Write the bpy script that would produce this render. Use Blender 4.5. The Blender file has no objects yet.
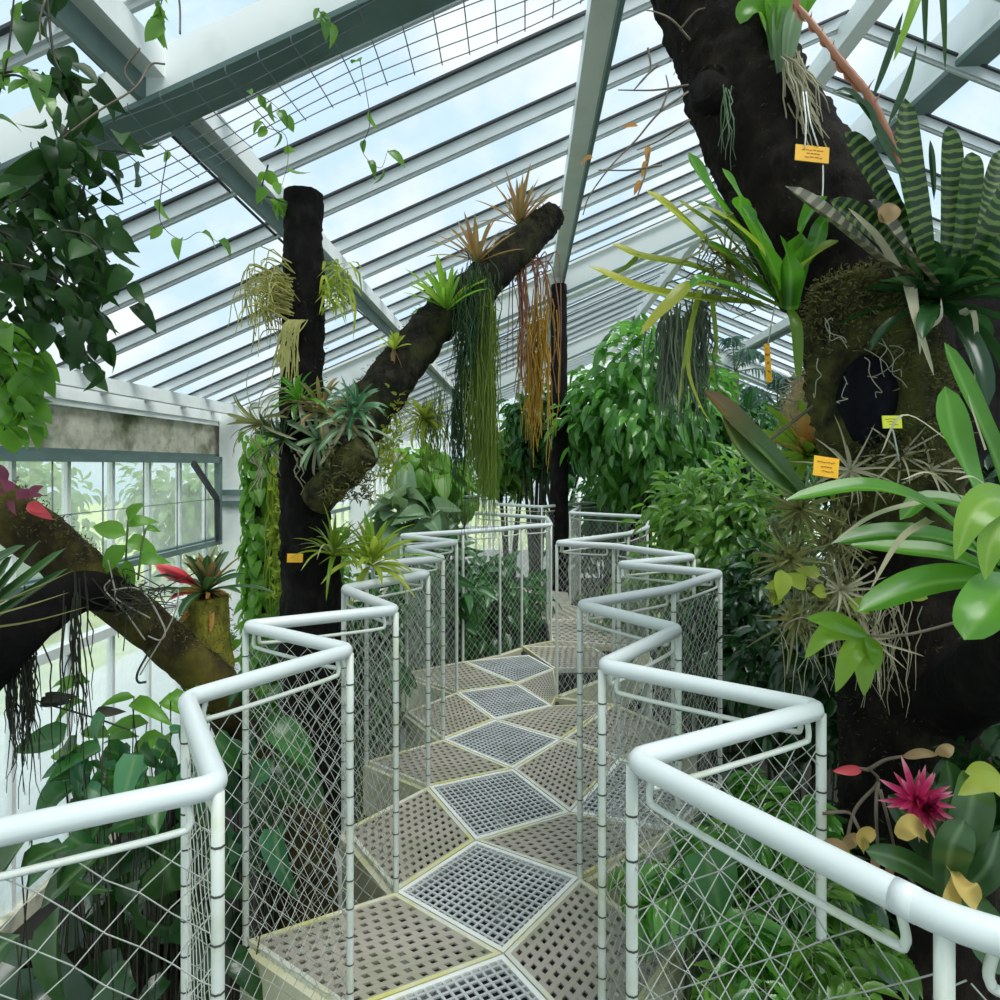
import bpy, math, random
import numpy as np
from mathutils import Vector, noise as mnoise

rng = np.random.default_rng(7)
random.seed(7)
scn = bpy.context.scene
COL = scn.collection
F = 655.0      # focal length in photo pixels
EYE = 1.66     # eye height above the walkway
HZ = 466.0     # horizon row
GROUND = -2.4
PI = math.pi


def P(px, py, Y):
    return np.array(((px - 500.0) * Y / F, Y, EYE - (py - HZ) * Y / F))


def PP(*a):
    return [P(*q) for q in a]


# ------------------------------------------------------------------ mesh builder
class MB:
    def __init__(self):
        self.V = []; self.Q = []; self.T = []; self.UV = []; self.n = 0

    def add(self, V, Q=None, T=None, UV=None):
        V = np.asarray(V, float)
        if Q is not None and len(Q): self.Q.append(np.asarray(Q, int) + self.n)
        if T is not None and len(T): self.T.append(np.asarray(T, int) + self.n)
        self.V.append(V)
        self.UV.append(np.zeros((len(V), 2)) if UV is None else np.asarray(UV, float))
        self.n += len(V)

    def build(self, name, mat, parent=None, loc=None, smooth=True):
        V = np.concatenate(self.V) if self.V else np.zeros((0, 3))
        if parent is not None:
            org = np.array(parent['_o'])
        else:
            org = np.zeros(3) if loc is None else np.array(loc, float)
        faces = []
        for q in self.Q: faces += q.tolist()
        for t in self.T: faces += t.tolist()
        me = bpy.data.meshes.new(name)
        me.from_pydata((V - org).tolist(), [], faces)
        uv = np.concatenate(self.UV)
        lay = me.uv_layers.new(name='UVMap')
        li = np.zeros(len(me.loops), int)
        me.loops.foreach_get('vertex_index', li)
        lay.data.foreach_set('uv', uv[li].astype(np.float32).ravel())
        if smooth:
            me.polygons.foreach_set('use_smooth', [True] * len(me.polygons))
        me.materials.append(mat)
        me.update()
        o = bpy.data.objects.new(name, me)
        COL.objects.link(o)
        if parent is not None:
            o.parent = parent
        else:
            o.location = org
        o['_o'] = org.tolist()
        return o


def tag(o, label, cat, group=None, kind=None):
    if label: o['label'] = label
    if cat: o['category'] = cat
    if group: o['group'] = group
    if kind: o['kind'] = kind
    return o


def thing(name, label, cat, loc, group=None, kind=None):
    o = bpy.data.objects.new(name, None)
    COL.objects.link(o)
    o.location = Vector([float(x) for x in loc])
    o.empty_display_size = 0.1
    o['_o'] = [float(x) for x in loc]
    return tag(o, label, cat, group, kind)


def struct(name, mb, mat, smooth=False):
    return tag(mb.build(name, mat, smooth=smooth), None, None, kind='structure')


def nrm(v):
    v = np.asarray(v, float)
    return v / (np.linalg.norm(v) + 1e-12)


BOXQ = [[0, 3, 2, 1], [4, 5, 6, 7], [0, 1, 5, 4], [1, 2, 6, 5], [2, 3, 7, 6], [3, 0, 4, 7]]


def hexa(mb, low, top):
    mb.add(list(low) + list(top), BOXQ)


def box(mb, c, s, X=(1, 0, 0), Y=(0, 1, 0), Z=(0, 0, 1)):
    c = np.asarray(c, float); X = np.asarray(X) * s[0] / 2; Y = np.asarray(Y) * s[1] / 2; Z = np.asarray(Z) * s[2] / 2
    lo = [c - X - Y - Z, c + X - Y - Z, c + X + Y - Z, c - X + Y - Z]
    hexa(mb, lo, [p + 2 * Z for p in lo])


def beam(mb, a, b, w, h, up=(0, 0, 1)):
    a = np.asarray(a, float); b = np.asarray(b, float)
    Y = b - a; L = np.linalg.norm(Y); Y = Y / L
    X = nrm(np.cross(Y, up)); Z = np.cross(X, Y)
    box(mb, (a + b) / 2, (w, L, h), X, Y, Z)


def spline(pts, n):
    pts = np.asarray(pts, float)
    if len(pts) == 2:
        t = np.linspace(0, 1, n)[:, None]
        return pts[0] * (1 - t) + pts[1] * t
    k = len(pts)
    e = np.vstack([2 * pts[0] - pts[1], pts, 2 * pts[-1] - pts[-2]])
    u = np.linspace(0, k - 1 - 1e-9, n)
    i = np.floor(u).astype(int); t = (u - i)[:, None]
    p0, p1, p2, p3 = e[i], e[i + 1], e[i + 2], e[i + 3]
    return 0.5 * (2 * p1 + (p2 - p0) * t + (2 * p0 - 5 * p1 + 4 * p2 - p3) * t ** 2 + (3 * p1 - p0 - 3 * p2 + p3) * t ** 3)


def frames(Pn):
    T = np.gradient(Pn, axis=0)
    T /= np.linalg.norm(T, axis=1)[:, None] + 1e-12
    ref = np.array((0, 0, 1.0)) if abs(T[0][2]) < 0.9 else np.array((0, -1.0, 0))
    A = [nrm(np.cross(T[0], ref))]
    for i in range(1, len(Pn)):
        v = A[-1] - T[i] * np.dot(A[-1], T[i])
        A.append(nrm(v))
    A = np.array(A)
    B = np.cross(T, A)
    return T, A, B


def tube(mb, pts, r, n=8, cap=True, raw=False, m=None):
    """round tube along a spline; r is a number or a list of radii along it"""
    Pn = np.asarray(pts, float) if raw else spline(pts, m or max(3, 6 * (len(pts) - 1) + 1))
    k = len(Pn)
    R = np.interp(np.linspace(0, 1, k), np.linspace(0, 1, len(r)), r) if np.ndim(r) else np.full(k, float(r))
    T, A, B = frames(Pn)
    ang = np.arange(n) * 2 * PI / n
    ring = np.cos(ang)[None, :, None] * A[:, None, :] + np.sin(ang)[None, :, None] * B[:, None, :]
    V = (Pn[:, None, :] + ring * R[:, None, None]).reshape(-1, 3)
    i = np.arange(k - 1)[:, None] * n; j = np.arange(n)[None, :]; j2 = (j + 1) % n
    Q = np.stack([i + j, i + j2, i + n + j2, i + n + j], -1).reshape(-1, 4)
    T3 = None
    if cap:
        V = np.vstack([V, Pn[0], Pn[-1]])
        c0 = k * n; jj = np.arange(n)
        T3 = np.vstack([np.stack([np.full(n, c0), (jj + 1) % n, jj], -1),
                        np.stack([np.full(n, c0 + 1), (k - 1) * n + jj, (k - 1) * n + (jj + 1) % n], -1)])
    mb.add(V, Q, T3)


def trunk(mb, pts, radii, n=32, m=70, amp=0.12, freq=6.0, dents=()):
    """bark-covered limb with lumps; dents = (centre, radius, depth) push the surface inwards"""
    Pn = spline(pts, m)
    R = np.interp(np.linspace(0, 1, m), np.linspace(0, 1, len(radii)), radii)
    T, A, B = frames(Pn)
    ang = np.arange(n) * 2 * PI / n
    V = []
    for i in range(m):
        for a in ang:
            d = math.cos(a) * A[i] + math.sin(a) * B[i]
            p = Pn[i] + d * R[i]
            q = Vector(p * freq)
            k = mnoise.noise(q) * amp + mnoise.noise(q * 3.1) * amp * 0.6 + abs(mnoise.noise(Vector((a * 4, 3.7, i * 0.25)))) * amp * 0.5
            k += mnoise.noise(q * 8.5) * amp * .45
            p = Pn[i] + d * R[i] * (1 + k)
            for c, rad, dep in dents:
                s = np.linalg.norm(p - c) / rad
                if s < 1: p = p - d * dep * min(1.0, 2.2 * (1 - s))
            V.append(p)
    V = np.array(V)
    i = np.arange(m - 1)[:, None] * n; j = np.arange(n)[None, :]; j2 = (j + 1) % n
    Q = np.stack([i + j, i + j2, i + n + j2, i + n + j], -1).reshape(-1, 4)
    V = np.vstack([V, Pn[0], Pn[-1] - T[-1] * R[-1] * 0.05])
    jj = np.arange(n); c0 = m * n
    T3 = np.vstack([np.stack([np.full(n, c0), (jj + 1) % n, jj], -1),
                    np.stack([np.full(n, c0 + 1), (m - 1) * n + jj, (m - 1) * n + (jj + 1) % n], -1)])
    mb.add(V, Q, T3)
    return Pn, R


PROF = {
    'strap': lambda t: np.where(t < .5, .6 + .4 * np.sin(PI * t), np.sqrt(np.clip(1 - ((t - .5) / .5) ** 2.2, 0, 1))),
    'grass': lambda t: np.clip(1 - t, 0, 1) ** .7 * .9 + .1 * (t < .99),
    'blunt': lambda t: np.where(t < .62, .7 + .3 * np.clip(t / .5, 0, 1), np.sqrt(np.clip(1 - ((t - .62) / .38) ** 2, 0, 1))),
    'lance': lambda t: np.clip(np.sin(PI * np.clip(t, 0, 1) ** .85), 0, 1) ** .8 * .97 + .03,
    'petal': lambda t: np.clip(.75 + .5 * t, 0, 1) * np.clip((1 - t) / .45, 0, 1) ** .8,
}


def strap(mb, pts, w, prof='strap', fold=.3, n=12, face=(0, -.5, .85), side=None):
    Pn = spline(pts, n)
    T = np.gradient(Pn, axis=0); T /= np.linalg.norm(T, axis=1)[:, None] + 1e-12
    if side is None:
        S = np.cross(T, np.asarray(face, float))
    else:
        S = np.repeat(np.asarray(side, float)[None], n, 0)
        S = S - T * (S * T).sum(1)[:, None]
    S /= np.linalg.norm(S, axis=1)[:, None] + 1e-9
    N = np.cross(S, T)
    t = np.linspace(0, 1, n)
    W = (PROF[prof](t) * w * .5)[:, None]
    ln = np.concatenate([[0], np.cumsum(np.linalg.norm(np.diff(Pn, axis=0), axis=1))])
    cols = []; uv = []
    for k, f in ((-1, 1), (-.5, .28), (0, 0), (.5, .28), (1, 1)):
        cols.append(Pn + S * W * k + N * W * f * fold)
        uv.append(np.stack([np.full(n, .5 + .5 * k), ln], -1))
    V = np.stack(cols, 1).reshape(-1, 3); UV = np.stack(uv, 1).reshape(-1, 2)
    i = np.arange(n - 1)[:, None] * 5; j = np.arange(4)[None]
    Q = np.stack([i + j, i + j + 1, i + 6 + j, i + 5 + j], -1).reshape(-1, 4)
    mb.add(V, Q, None, UV)


def basis(axis):
    z = nrm(axis)
    x = nrm(np.cross((0, 1, 0), z)) if abs(z[1]) < .9 else nrm(np.cross((1, 0, 0), z))
    return np.stack([x, np.cross(z, x), z], 1)


def rosette(mb, base, axis, n, L, W, el=(15, 75), droop=50, prof='strap', fold=.4, az0=0.0, arc=2 * PI, ns=10, jit=.15, rg=None):
    rg = rg or rng
    M = basis(axis)
    for i in range(n):
        f = i / max(1, n - 1)
        az = az0 + (i * 2.39996 if arc > 6 else (f - .5) * arc) + rg.normal(0, .12)
        e = math.radians(el[0] + (el[1] - el[0]) * f + rg.normal(0, 5))
        l = L * (1 - .3 * f) * (1 + rg.normal(0, jit))
        dr = math.radians(droop) * (1 - .6 * f) * (1 + rg.normal(0, .25))
        pts = [np.zeros(3)]; p = np.zeros(3)
        for k in range(4):
            ee = e - dr * (k / 3.0) ** 1.3
            p = p + np.array((math.cos(az) * math.cos(ee), math.sin(az) * math.cos(ee), math.sin(ee))) * l / 4
            pts.append(p.copy())
        pts = np.array(pts) @ M.T + np.asarray(base)
        side = M @ np.array((-math.sin(az), math.cos(az), 0))
        strap(mb, pts, W * (1 + rg.normal(0, .1)), prof, fold, ns, side=-side)


def leaf_tmpl(k=6, shape='ovate', droop=.25, fold=.25, cup=0.):
    t = np.linspace(0, 1, k)
    if shape == 'ovate': w = np.sin(PI * t ** .75) ** .8
    elif shape == 'heart': w = np.where(t < .12, .75 + 2 * t, 1.0 * np.cos((t - .12) / .88 * PI / 2) ** .75)
    else: w = np.sin(PI * t ** .9)
    w = np.clip(w, .02, 1) * .5
    y = t * np.cos(t * droop); z = -t * np.sin(t * droop * 1.6)
    V = np.stack([np.stack([-w, y, z + w * fold], -1), np.stack([0 * t, y, z], -1), np.stack([w, y, z + w * fold], -1)], 1).reshape(-1, 3)
    i = np.arange(k - 1)[:, None] * 3; j = np.arange(2)[None]
    Q = np.stack([i + j, i + j + 1, i + 4 + j, i + 3 + j], -1).reshape(-1, 4)
    UV = np.stack([np.tile([0, .5, 1.], k), np.repeat(t, 3)], -1)
    return V, Q, UV


TM = {s: [leaf_tmpl(6, s, d, f) for d, f in ((.1, .3), (.45, .25), (.8, .35))] for s in ('ovate', 'heart', 'lance')}


def leaves(mb, pos, ydir, ndir, L, W, shape='ovate'):
    """many leaves at once: pos, axis, upper-side normal, lengths, widths"""
    pos = np.atleast_2d(pos); m = len(pos)
    y = np.broadcast_to(np.asarray(ydir, float), (m, 3)); y = y / (np.linalg.norm(y, axis=1)[:, None] + 1e-9)
    nn = np.broadcast_to(np.asarray(ndir, float), (m, 3))
    x = np.cross(y, nn); x /= np.linalg.norm(x, axis=1)[:, None] + 1e-9
    z = np.cross(x, y)
    L = np.broadcast_to(L, m); W = np.broadcast_to(W, m)
    pick = rng.integers(0, 3, m)
    for k in range(3):
        s = np.where(pick == k)[0]
        if not len(s): continue
        V, Q, UV = TM[shape][k]
        A = (pos[s, None] + x[s, None] * (V[None, :, 0:1] * W[s, None, None]) + y[s, None] * (V[None, :, 1:2] * L[s, None, None])
             + z[s, None] * (V[None, :, 2:3] * L[s, None, None]))
        nv = len(V)
        QQ = (Q[None] + (np.arange(len(s)) * nv)[:, None, None]).reshape(-1, 4)
        mb.add(A.reshape(-1, 3), QQ, None, np.tile(UV, (len(s), 1)))


def rdir(m, z=(-1, 1)):
    a = rng.uniform(0, 2 * PI, m); zz = rng.uniform(z[0], z[1], m); r = np.sqrt(np.clip(1 - zz ** 2, 0, 1))
    return np.stack([r * np.cos(a), r * np.sin(a), zz], -1)


def strands(mb, top, n, length, spread, r=.002, wob=.02, seg=7, tri=3, sway=(0, 0)):
    """thin hanging strands from a small area"""
    top = np.asarray(top, float)
    for i in range(n):
        p = top + np.array((rng.normal(0, spread[0]), rng.normal(0, spread[1]), rng.normal(0, spread[2])))
        l = length * rng.uniform(.45, 1.05)
        pts = [p]
        for k in range(1, seg):
            p = p + np.array((rng.normal(sway[0], wob), rng.normal(sway[1], wob), -l / (seg - 1)))
            pts.append(p)
        tube(mb, np.array(pts), np.array([r, r, r * .4]), tri, cap=False, raw=True)


# ------------------------------------------------------------------ materials
class NT:
    def __init__(self, name):
        self.m = bpy.data.materials.new(name); self.m.use_nodes = True
        self.t = self.m.node_tree; self.t.nodes.clear()
        self.out = self.n('ShaderNodeOutputMaterial')

    def n(self, ty, **kw):
        o = self.t.nodes.new(ty)
        for k, v in kw.items():
            if hasattr(o, k): setattr(o, k, v)
        return o

    def l(self, a, b): self.t.links.new(a, b)

    def noise(self, scale, detail=4, rough=.6, coord='Object', vec=None, stretch=None):
        tc = self.n('ShaderNodeTexCoord')
        src = tc.outputs[coord]
        if stretch:
            mp = self.n('ShaderNodeMapping'); mp.inputs['Scale'].default_value = stretch
            self.l(src, mp.inputs[0]); src = mp.outputs[0]
        t = self.n('ShaderNodeTexNoise'); t.inputs['Scale'].default_value = scale
        t.inputs['Detail'].default_value = detail; t.inputs['Roughness'].default_value = rough
        self.l(src, t.inputs['Vector'])
        return t.outputs[0]

    def ramp(self, fac, stops):
        r = self.n('ShaderNodeValToRGB')
        e = r.color_ramp.elements
        while len(e) < len(stops): e.new(.5)
        for x, (p, c) in zip(e, stops):
            x.position = p; x.color = (*c, 1) if len(c) == 3 else c
        self.l(fac, r.inputs[0])
        return r.outputs[0]

    def mix(self, fac, a, b):
        m = self.n('ShaderNodeMix', data_type='RGBA')
        if isinstance(fac, (int, float)): m.inputs[0].default_value = fac
        else: self.l(fac, m.inputs[0])
        for s, v in ((m.inputs[6], a), (m.inputs[7], b)):
            if isinstance(v, tuple): s.default_value = (*v, 1)
            else: self.l(v, s)
        return m.outputs[2]

    def pbr(self, col, rough=.5, metal=0, spec=.5, bump=None, bstr=.3, bdist=.01):
        p = self.n('ShaderNodeBsdfPrincipled')
        if isinstance(col, tuple): p.inputs['Base Color'].default_value = (*col, 1)
        else: self.l(col, p.inputs['Base Color'])
        p.inputs['Roughness'].default_value = rough; p.inputs['Metallic'].default_value = metal
        p.inputs['Specular IOR Level'].default_value = spec
        if bump is not None:
            b = self.n('ShaderNodeBump'); b.inputs['Strength'].default_value = bstr; b.inputs['Distance'].default_value = bdist
            self.l(bump, b.inputs['Height']); self.l(b.outputs[0], p.inputs['Normal'])
        return p.outputs[0]

    def done(self, sh):
        self.l(sh, self.out.inputs[0]); return self.m


def paint(name, c, c2=None, rough=.35, scale=6, lo=.45, hi=.75):
    t = NT(name)
    if c2 is None: return t.done(t.pbr(c, rough))
    f = t.ramp(t.noise(scale, 6), [(lo, (0, 0, 0)), (hi, (1, 1, 1))])
    return t.done(t.pbr(t.mix(f, c, c2), rough))


def bark(name, a, b, c, scale=14, moss=None, mlo=.5, mhi=.68, bstr=.9, rough=.9):
    t = NT(name)
    n1 = t.noise(scale, 8, .7, stretch=(1, 1, .45)); n2 = t.noise(scale * .35, 5)
    col = t.ramp(n1, [(.3, a), (.52, b), (.75, c)])
    if moss:
        col = t.mix(t.ramp(n2, [(mlo, (0, 0, 0)), (mhi, (1, 1, 1))]), col, moss)
    return t.done(t.pbr(col, rough, spec=.2, bump=n1, bstr=bstr, bdist=.03))


def leafmat(name, a, b, trans=.35, rough=.35, tip=None, mid=None, bands=None, spec=.5, tcol=None):
    """a..b = leaf to leaf colour range; tip = colour toward leaf end; mid = midrib colour; bands = crossbars"""
    t = NT(name)
    g = t.n('ShaderNodeNewGeometry')
    col = t.mix(g.outputs['Random Per Island'], a, b)
    nz = t.noise(9, 3)
    col = t.mix(t.ramp(nz, [(.35, (0, 0, 0)), (.7, (.35, .35, .35))]), col, tuple(x * .6 for x in a))
    uv = t.n('ShaderNodeUVMap'); sx = t.n('ShaderNodeSeparateXYZ'); t.l(uv.outputs[0], sx.inputs[0])
    if mid:
        m1 = t.n('ShaderNodeMath', operation='SUBTRACT'); t.l(sx.outputs[0], m1.inputs[0]); m1.inputs[1].default_value = .5
        m2 = t.n('ShaderNodeMath', operation='ABSOLUTE'); t.l(m1.outputs[0], m2.inputs[0])
        col = t.mix(t.ramp(m2.outputs[0], [(.0, (.8, .8, .8)), (.12, (0, 0, 0))]), col, mid)
    if tip:
        col = t.mix(t.ramp(sx.outputs[1], [(tip[1], (0, 0, 0)), (tip[2], (1, 1, 1))]), col, tip[0])
    if bands:
        w = t.n('ShaderNodeTexWave', wave_type='BANDS', bands_direction='Y')
        mp = t.n('ShaderNodeMapping'); mp.inputs['Scale'].default_value = (.05, 1, 1)
        t.l(uv.outputs[0], mp.inputs[0]); t.l(mp.outputs[0], w.inputs['Vector'])
        w.inputs['Scale'].default_value = bands[1]; w.inputs['Distortion'].default_value = 2.2
        w.inputs['Detail'].default_value = 2; w.inputs['Detail Scale'].default_value = 3
        col = t.mix(t.ramp(w.outputs[1], [(.55, (0, 0, 0)), (.8, (1, 1, 1))]), col, bands[0])
    sh = t.pbr(col, rough, spec=spec)
    tr = t.n('ShaderNodeBsdfTranslucent')
    tc = t.mix(.6, col, tcol or tuple(min(1, x * 1.9) for x in b))
    t.l(tc, tr.inputs[0])
    mx = t.n('ShaderNodeMixShader'); mx.inputs[0].default_value = trans
    t.l(sh, mx.inputs[1]); t.l(tr.outputs[0], mx.inputs[2])
    return t.done(mx.outputs[0])


def glassmat(name, haze, tint=(1, 1, 1), scale=1.5, hcol=(.85, .9, .9), hmax=None):
    t = NT(name)
    tr = t.n('ShaderNodeBsdfTransparent'); tr.inputs[0].default_value = (*tint, 1)
    gl = t.n('ShaderNodeBsdfGlossy'); gl.inputs['Roughness'].default_value = .05
    m1 = t.n('ShaderNodeMixShader'); m1.inputs[0].default_value = .04; t.l(tr.outputs[0], m1.inputs[1]); t.l(gl.outputs[0], m1.inputs[2])
    df = t.n('ShaderNodeBsdfTranslucent'); df.inputs[0].default_value = (*hcol, 1)
    m2 = t.n('ShaderNodeMixShader')
    f = t.ramp(t.noise(scale, 6, .65), [(.35, (haze * .5,) * 3), (.75, (hmax or haze * 1.6,) * 3)])
    t.l(f, m2.inputs[0]); t.l(m1.outputs[0], m2.inputs[1]); t.l(df.outputs[0], m2.inputs[2])
    return t.done(m2.outputs[0])


M = {}
M['rail'] = paint('white_rail_paint', (.70, .745, .74), (.62, .68, .66), .3, 3)
M['post'] = paint('white_post_paint', (.66, .70, .64), (.50, .54, .33), .4, 9, .5, .8)
M['net'] = paint('pale_net_wire', (.46, .48, .43), (.27, .29, .22), .5, 12)
M['tie'] = paint('dark_net_tie', (.07, .075, .06), None, .7)
M['steel'] = paint('white_steel_paint', (.86, .89, .87), (.66, .71, .66), .45, 2.5, .5, .85)
M['steelg_shade'] = paint('grey_green_steel_and_soffit_shade', (.13, .20, .185), (.09, .145, .135), .5, 3)  # grey-green frame steel; on the white roof beams this colour paints in shade
M['bar'] = paint('grey_white_bar_paint', (.60, .64, .64), (.46, .51, .50), .5, 2.5, .5, .85)
M['gasket'] = paint('dark_gasket', (.03, .035, .04), None, .6)
M['taupe'] = paint('taupe_plate', (.40, .36, .30), (.28, .28, .19), .7, 4)
M['grid'] = paint('pale_grey_grating_bars', (.50, .52, .52), (.34, .36, .34), .55, 5)
M['edge'] = paint('grating_rim_white_with_algae', (.82, .83, .79), (.66, .65, .30), .5, 2.2, .52, .8)
M['edgey'] = paint('grating_rim_with_yellow_algae', (.68, .68, .58), (.60, .56, .12), .6, 3, .46, .68)
M['cream'] = paint('cream_fascia_with_moss', (.66, .64, .46), (.48, .48, .22), .6, 4)
M['glass'] = glassmat('roof_glass', .05, (.97, .99, 1), 1.2, (.8, .85, .88))
M['wglass'] = glassmat('damp_wall_glass', .38, (.93, .98, .95), 1.0, (.92, .97, .93))
M['fglass'] = glassmat('frosted_low_wall_glass', .78, (.9, .97, .97), 1.1, (.90, .97, 1.0), .93)
t = NT('mossy_concrete'); nz = t.noise(5, 8, .7); n2 = t.noise(1.6, 4)
M['concrete'] = t.done(t.pbr(t.mix(t.ramp(n2, [(.5, (0, 0, 0)), (.68, (1, 1, 1))]), t.ramp(nz, [(.3, (.26, .24, .16)), (.5, (.60, .56, .44)), (.7, (.76, .72, .60))]), (.10, .12, .05)), .9, bump=nz))
M['bark'] = bark('dark_wet_bark', (.002, .002, .002), (.007, .006, .005), (.03, .026, .02))
M['barkb'] = bark('dark_brown_bark', (.003, .002, .0015), (.010, .007, .005), (.038, .028, .019), 11, (.026, .028, .008), .58, .8)
M['barkm'] = bark('mossy_bark', (.004, .004, .003), (.018, .016, .010), (.07, .062, .036), 16, (.055, .062, .014), .52, .75)
M['stubm'] = bark('mossy_stub_bark', (.006, .006, .004), (.035, .032, .014), (.12, .11, .05), 24, (.11, .11, .028), .42, .66)
M['logm'] = bark('olive_mossy_log_bark', (.006, .004, .002), (.04, .03, .012), (.10, .08, .034), 12, (.15, .125, .02), .46, .70)
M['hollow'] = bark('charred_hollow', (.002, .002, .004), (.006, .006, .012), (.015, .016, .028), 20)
M['stumpy'] = bark('yellow_moss_stump', (.06, .055, .01), (.28, .25, .035), (.50, .45, .08), 26, (.10, .12, .02), .5, .7)
M['pole'] = bark('green_mossy_pole', (.03, .05, .015), (.09, .13, .03), (.18, .22, .07), 20)
M['stem'] = paint('brown_stem', (.018, .018, .008), (.05, .05, .02), .7, 12)
M['gstem'] = paint('green_stem', (.10, .17, .04), (.20, .25, .06), .6, 12)
M['twig'] = paint('dry_twig', (.14, .11, .08), (.28, .23, .17), .8, 12)
M['rootg'] = paint('grey_aerial_root', (.34, .33, .26), (.18, .17, .12), .8, 14)
M['rootd'] = paint('dark_aerial_root', (.02, .022, .012), (.05, .055, .025), .8, 14)
M['moss'] = leafmat('moss_tuft', (.022, .026, .008), (.20, .195, .06), .25, .85)
M['mossd'] = leafmat('dark_moss_tuft', (.012, .014, .005), (.07, .075, .022), .2, .8)
M['wine'] = leafmat('wine_red_petal', (.12, .01, .03), (.36, .06, .14), .3, .4)
M['coir'] = paint('tan_fibre', (.34, .25, .10), (.52, .42, .20), .9, 30)
M['tag'] = paint('orange_yellow_plastic', (.92, .48, .02), (.86, .42, .02), .45, 20)
M['tagy'] = paint('lemon_plastic', (.75, .78, .06), None, .45)
M['ink'] = paint('brown_tag_ink', (.40, .16, .02), None, .6)
M['string'] = paint('white_string', (.85, .86, .82), None, .8)
M['cable'] = paint('dark_cable', (.02, .025, .03), None, .5)
M['wire'] = paint('galvanised_wire', (.22, .25, .27), (.12, .14, .15), .4, 10)
t = NT('dark_soil'); nz = t.noise(3, 8, .7)
M['soil'] = t.done(t.pbr(t.ramp(nz, [(.3, (.003, .003, .002)), (.55, (.010, .009, .006)), (.8, (.024, .024, .013))]), .95, bump=nz))
t = NT('lawn'); nz = t.noise(1.2, 8, .7)
M['lawn'] = t.done(t.pbr(t.ramp(nz, [(.3, (.22, .30, .09)), (.5, (.45, .50, .22)), (.7, (.66, .66, .48))]), .95))

G = leafmat
M['vine'] = G('dark_climber_leaf', (.010, .030, .009), (.035, .10, .02), .22, .4, spec=.25)
M['bright'] = G('bright_climber_leaf', (.08, .22, .02), (.20, .42, .05), .45)
M['fresh'] = G('fresh_green_leaf', (.09, .26, .02), (.20, .44, .05), .4, .35)
M['phil'] = G('deep_green_large_leaf', (.014, .075, .016), (.05, .20, .04), .3, .25, mid=(.12, .22, .07), spec=.6)
M['philb'] = G('bluish_large_leaf', (.03, .13, .06), (.08, .24, .10), .22, .3, mid=(.16, .28, .11), spec=.4)
M['glossy'] = G('glossy_shrub_leaf', (.03, .14, .014), (.15, .40, .06), .38, .2, spec=.8)
M['small'] = G('small_mid_green_leaf', (.04, .13, .014), (.20, .40, .06), .4, .25, spec=.7)
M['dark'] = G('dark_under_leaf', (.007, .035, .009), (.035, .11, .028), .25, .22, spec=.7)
M['yel'] = G('yellow_green_leaf', (.24, .36, .03), (.48, .55, .08), .5, .45)
M['lime'] = G('lime_bromeliad_leaf', (.12, .30, .02), (.34, .55, .06), .45, .3)
M['strapg'] = G('green_strap_leaf', (.03, .15, .012), (.11, .32, .022), .35, .25, mid=(.18, .38, .07), spec=.6)
M['strapy'] = G('olive_strap_leaf', (.09, .20, .02), (.30, .40, .04), .45, .3, tip=((.50, .46, .06), .2, .55))
M['strapl'] = G('light_green_strap_leaf', (.13, .30, .02), (.26, .44, .05), .4, .25, mid=(.36, .5, .12), spec=.6)
M['strapd'] = G('dark_strap_leaf', (.016, .06, .016), (.06, .14, .035), .25, .28, mid=(.16, .26, .12), spec=.7)
M['brownleaf'] = G('green_leaf_with_brown_tip', (.035, .08, .02), (.06, .13, .03), .25, .3, tip=((.14, .06, .02), .25, .48), mid=(.20, .28, .12))
M['zebra'] = G('banded_bromeliad_leaf', (.004, .020, .004), (.014, .055, .010), .2, .35, bands=((.13, .21, .045), 12))
M['silver'] = G('grey_banded_leaf', (.025, .03, .014), (.07, .07, .035), .15, .4, bands=((.20, .20, .12), 9))
M['bronze'] = G('bronze_bromeliad_leaf', (.26, .17, .06), (.44, .26, .12), .4, .4)
M['bronzeg'] = G('olive_bronze_leaf', (.13, .16, .04), (.38, .24, .09), .4, .4)
M['red'] = G('red_bract', (.62, .03, .05), (.85, .12, .14), .35, .35)
M['pink'] = G('magenta_bract', (.50, .015, .10), (.75, .06, .22), .3, .3, tip=((.9, .5, .55), .05, .09))
M['pinks'] = G('pink_flower_stalk', (.42, .14, .10), (.52, .30, .17), .25, .4)
M['orange'] = G('orange_leaf', (.65, .22, .04), (.80, .40, .12), .4, .4)
M['dead'] = G('dead_brown_leaf', (.26, .15, .07), (.50, .34, .17), .3, .6)
M['deady'] = G('dead_yellow_leaf', (.50, .34, .08), (.62, .46, .14), .35, .6)
M['straw'] = G('straw_leaf', (.40, .36, .22), (.62, .58, .42), .3, .7)
M['rhip'] = G('pale_yellow_strand', (.42, .42, .12), (.66, .62, .26), .4, .6)
M['usnea'] = G('green_hanging_moss', (.17, .27, .045), (.42, .52, .12), .42, .7)
M['usnead'] = G('blue_green_hanging_moss', (.035, .09, .035), (.12, .22, .09), .35, .7)
M['ochre'] = G('ochre_hanging_root', (.55, .30, .02), (.80, .50, .08), .35, .6)
M['rust'] = G('rusty_hanging_root', (.28, .13, .08), (.45, .24, .16), .3, .7)
M['pale'] = G('pale_grey_green_leaf', (.10, .20, .10), (.28, .40, .22), .3, .35, mid=(.36, .46, .3))
M['outleaf'] = G('outdoor_tree_leaf', (.10, .20, .06), (.25, .38, .12), .4, .6)
M['beard'] = G('grey_green_moss_beard', (.10, .13, .09), (.28, .33, .24), .4, .7)
M['palm'] = G('blue_green_palm_leaflet', (.04, .11, .09), (.14, .26, .20), .3, .4)
M['olive'] = G('grassy_olive_blade', (.10, .12, .03), (.36, .35, .13), .35, .6)

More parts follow.
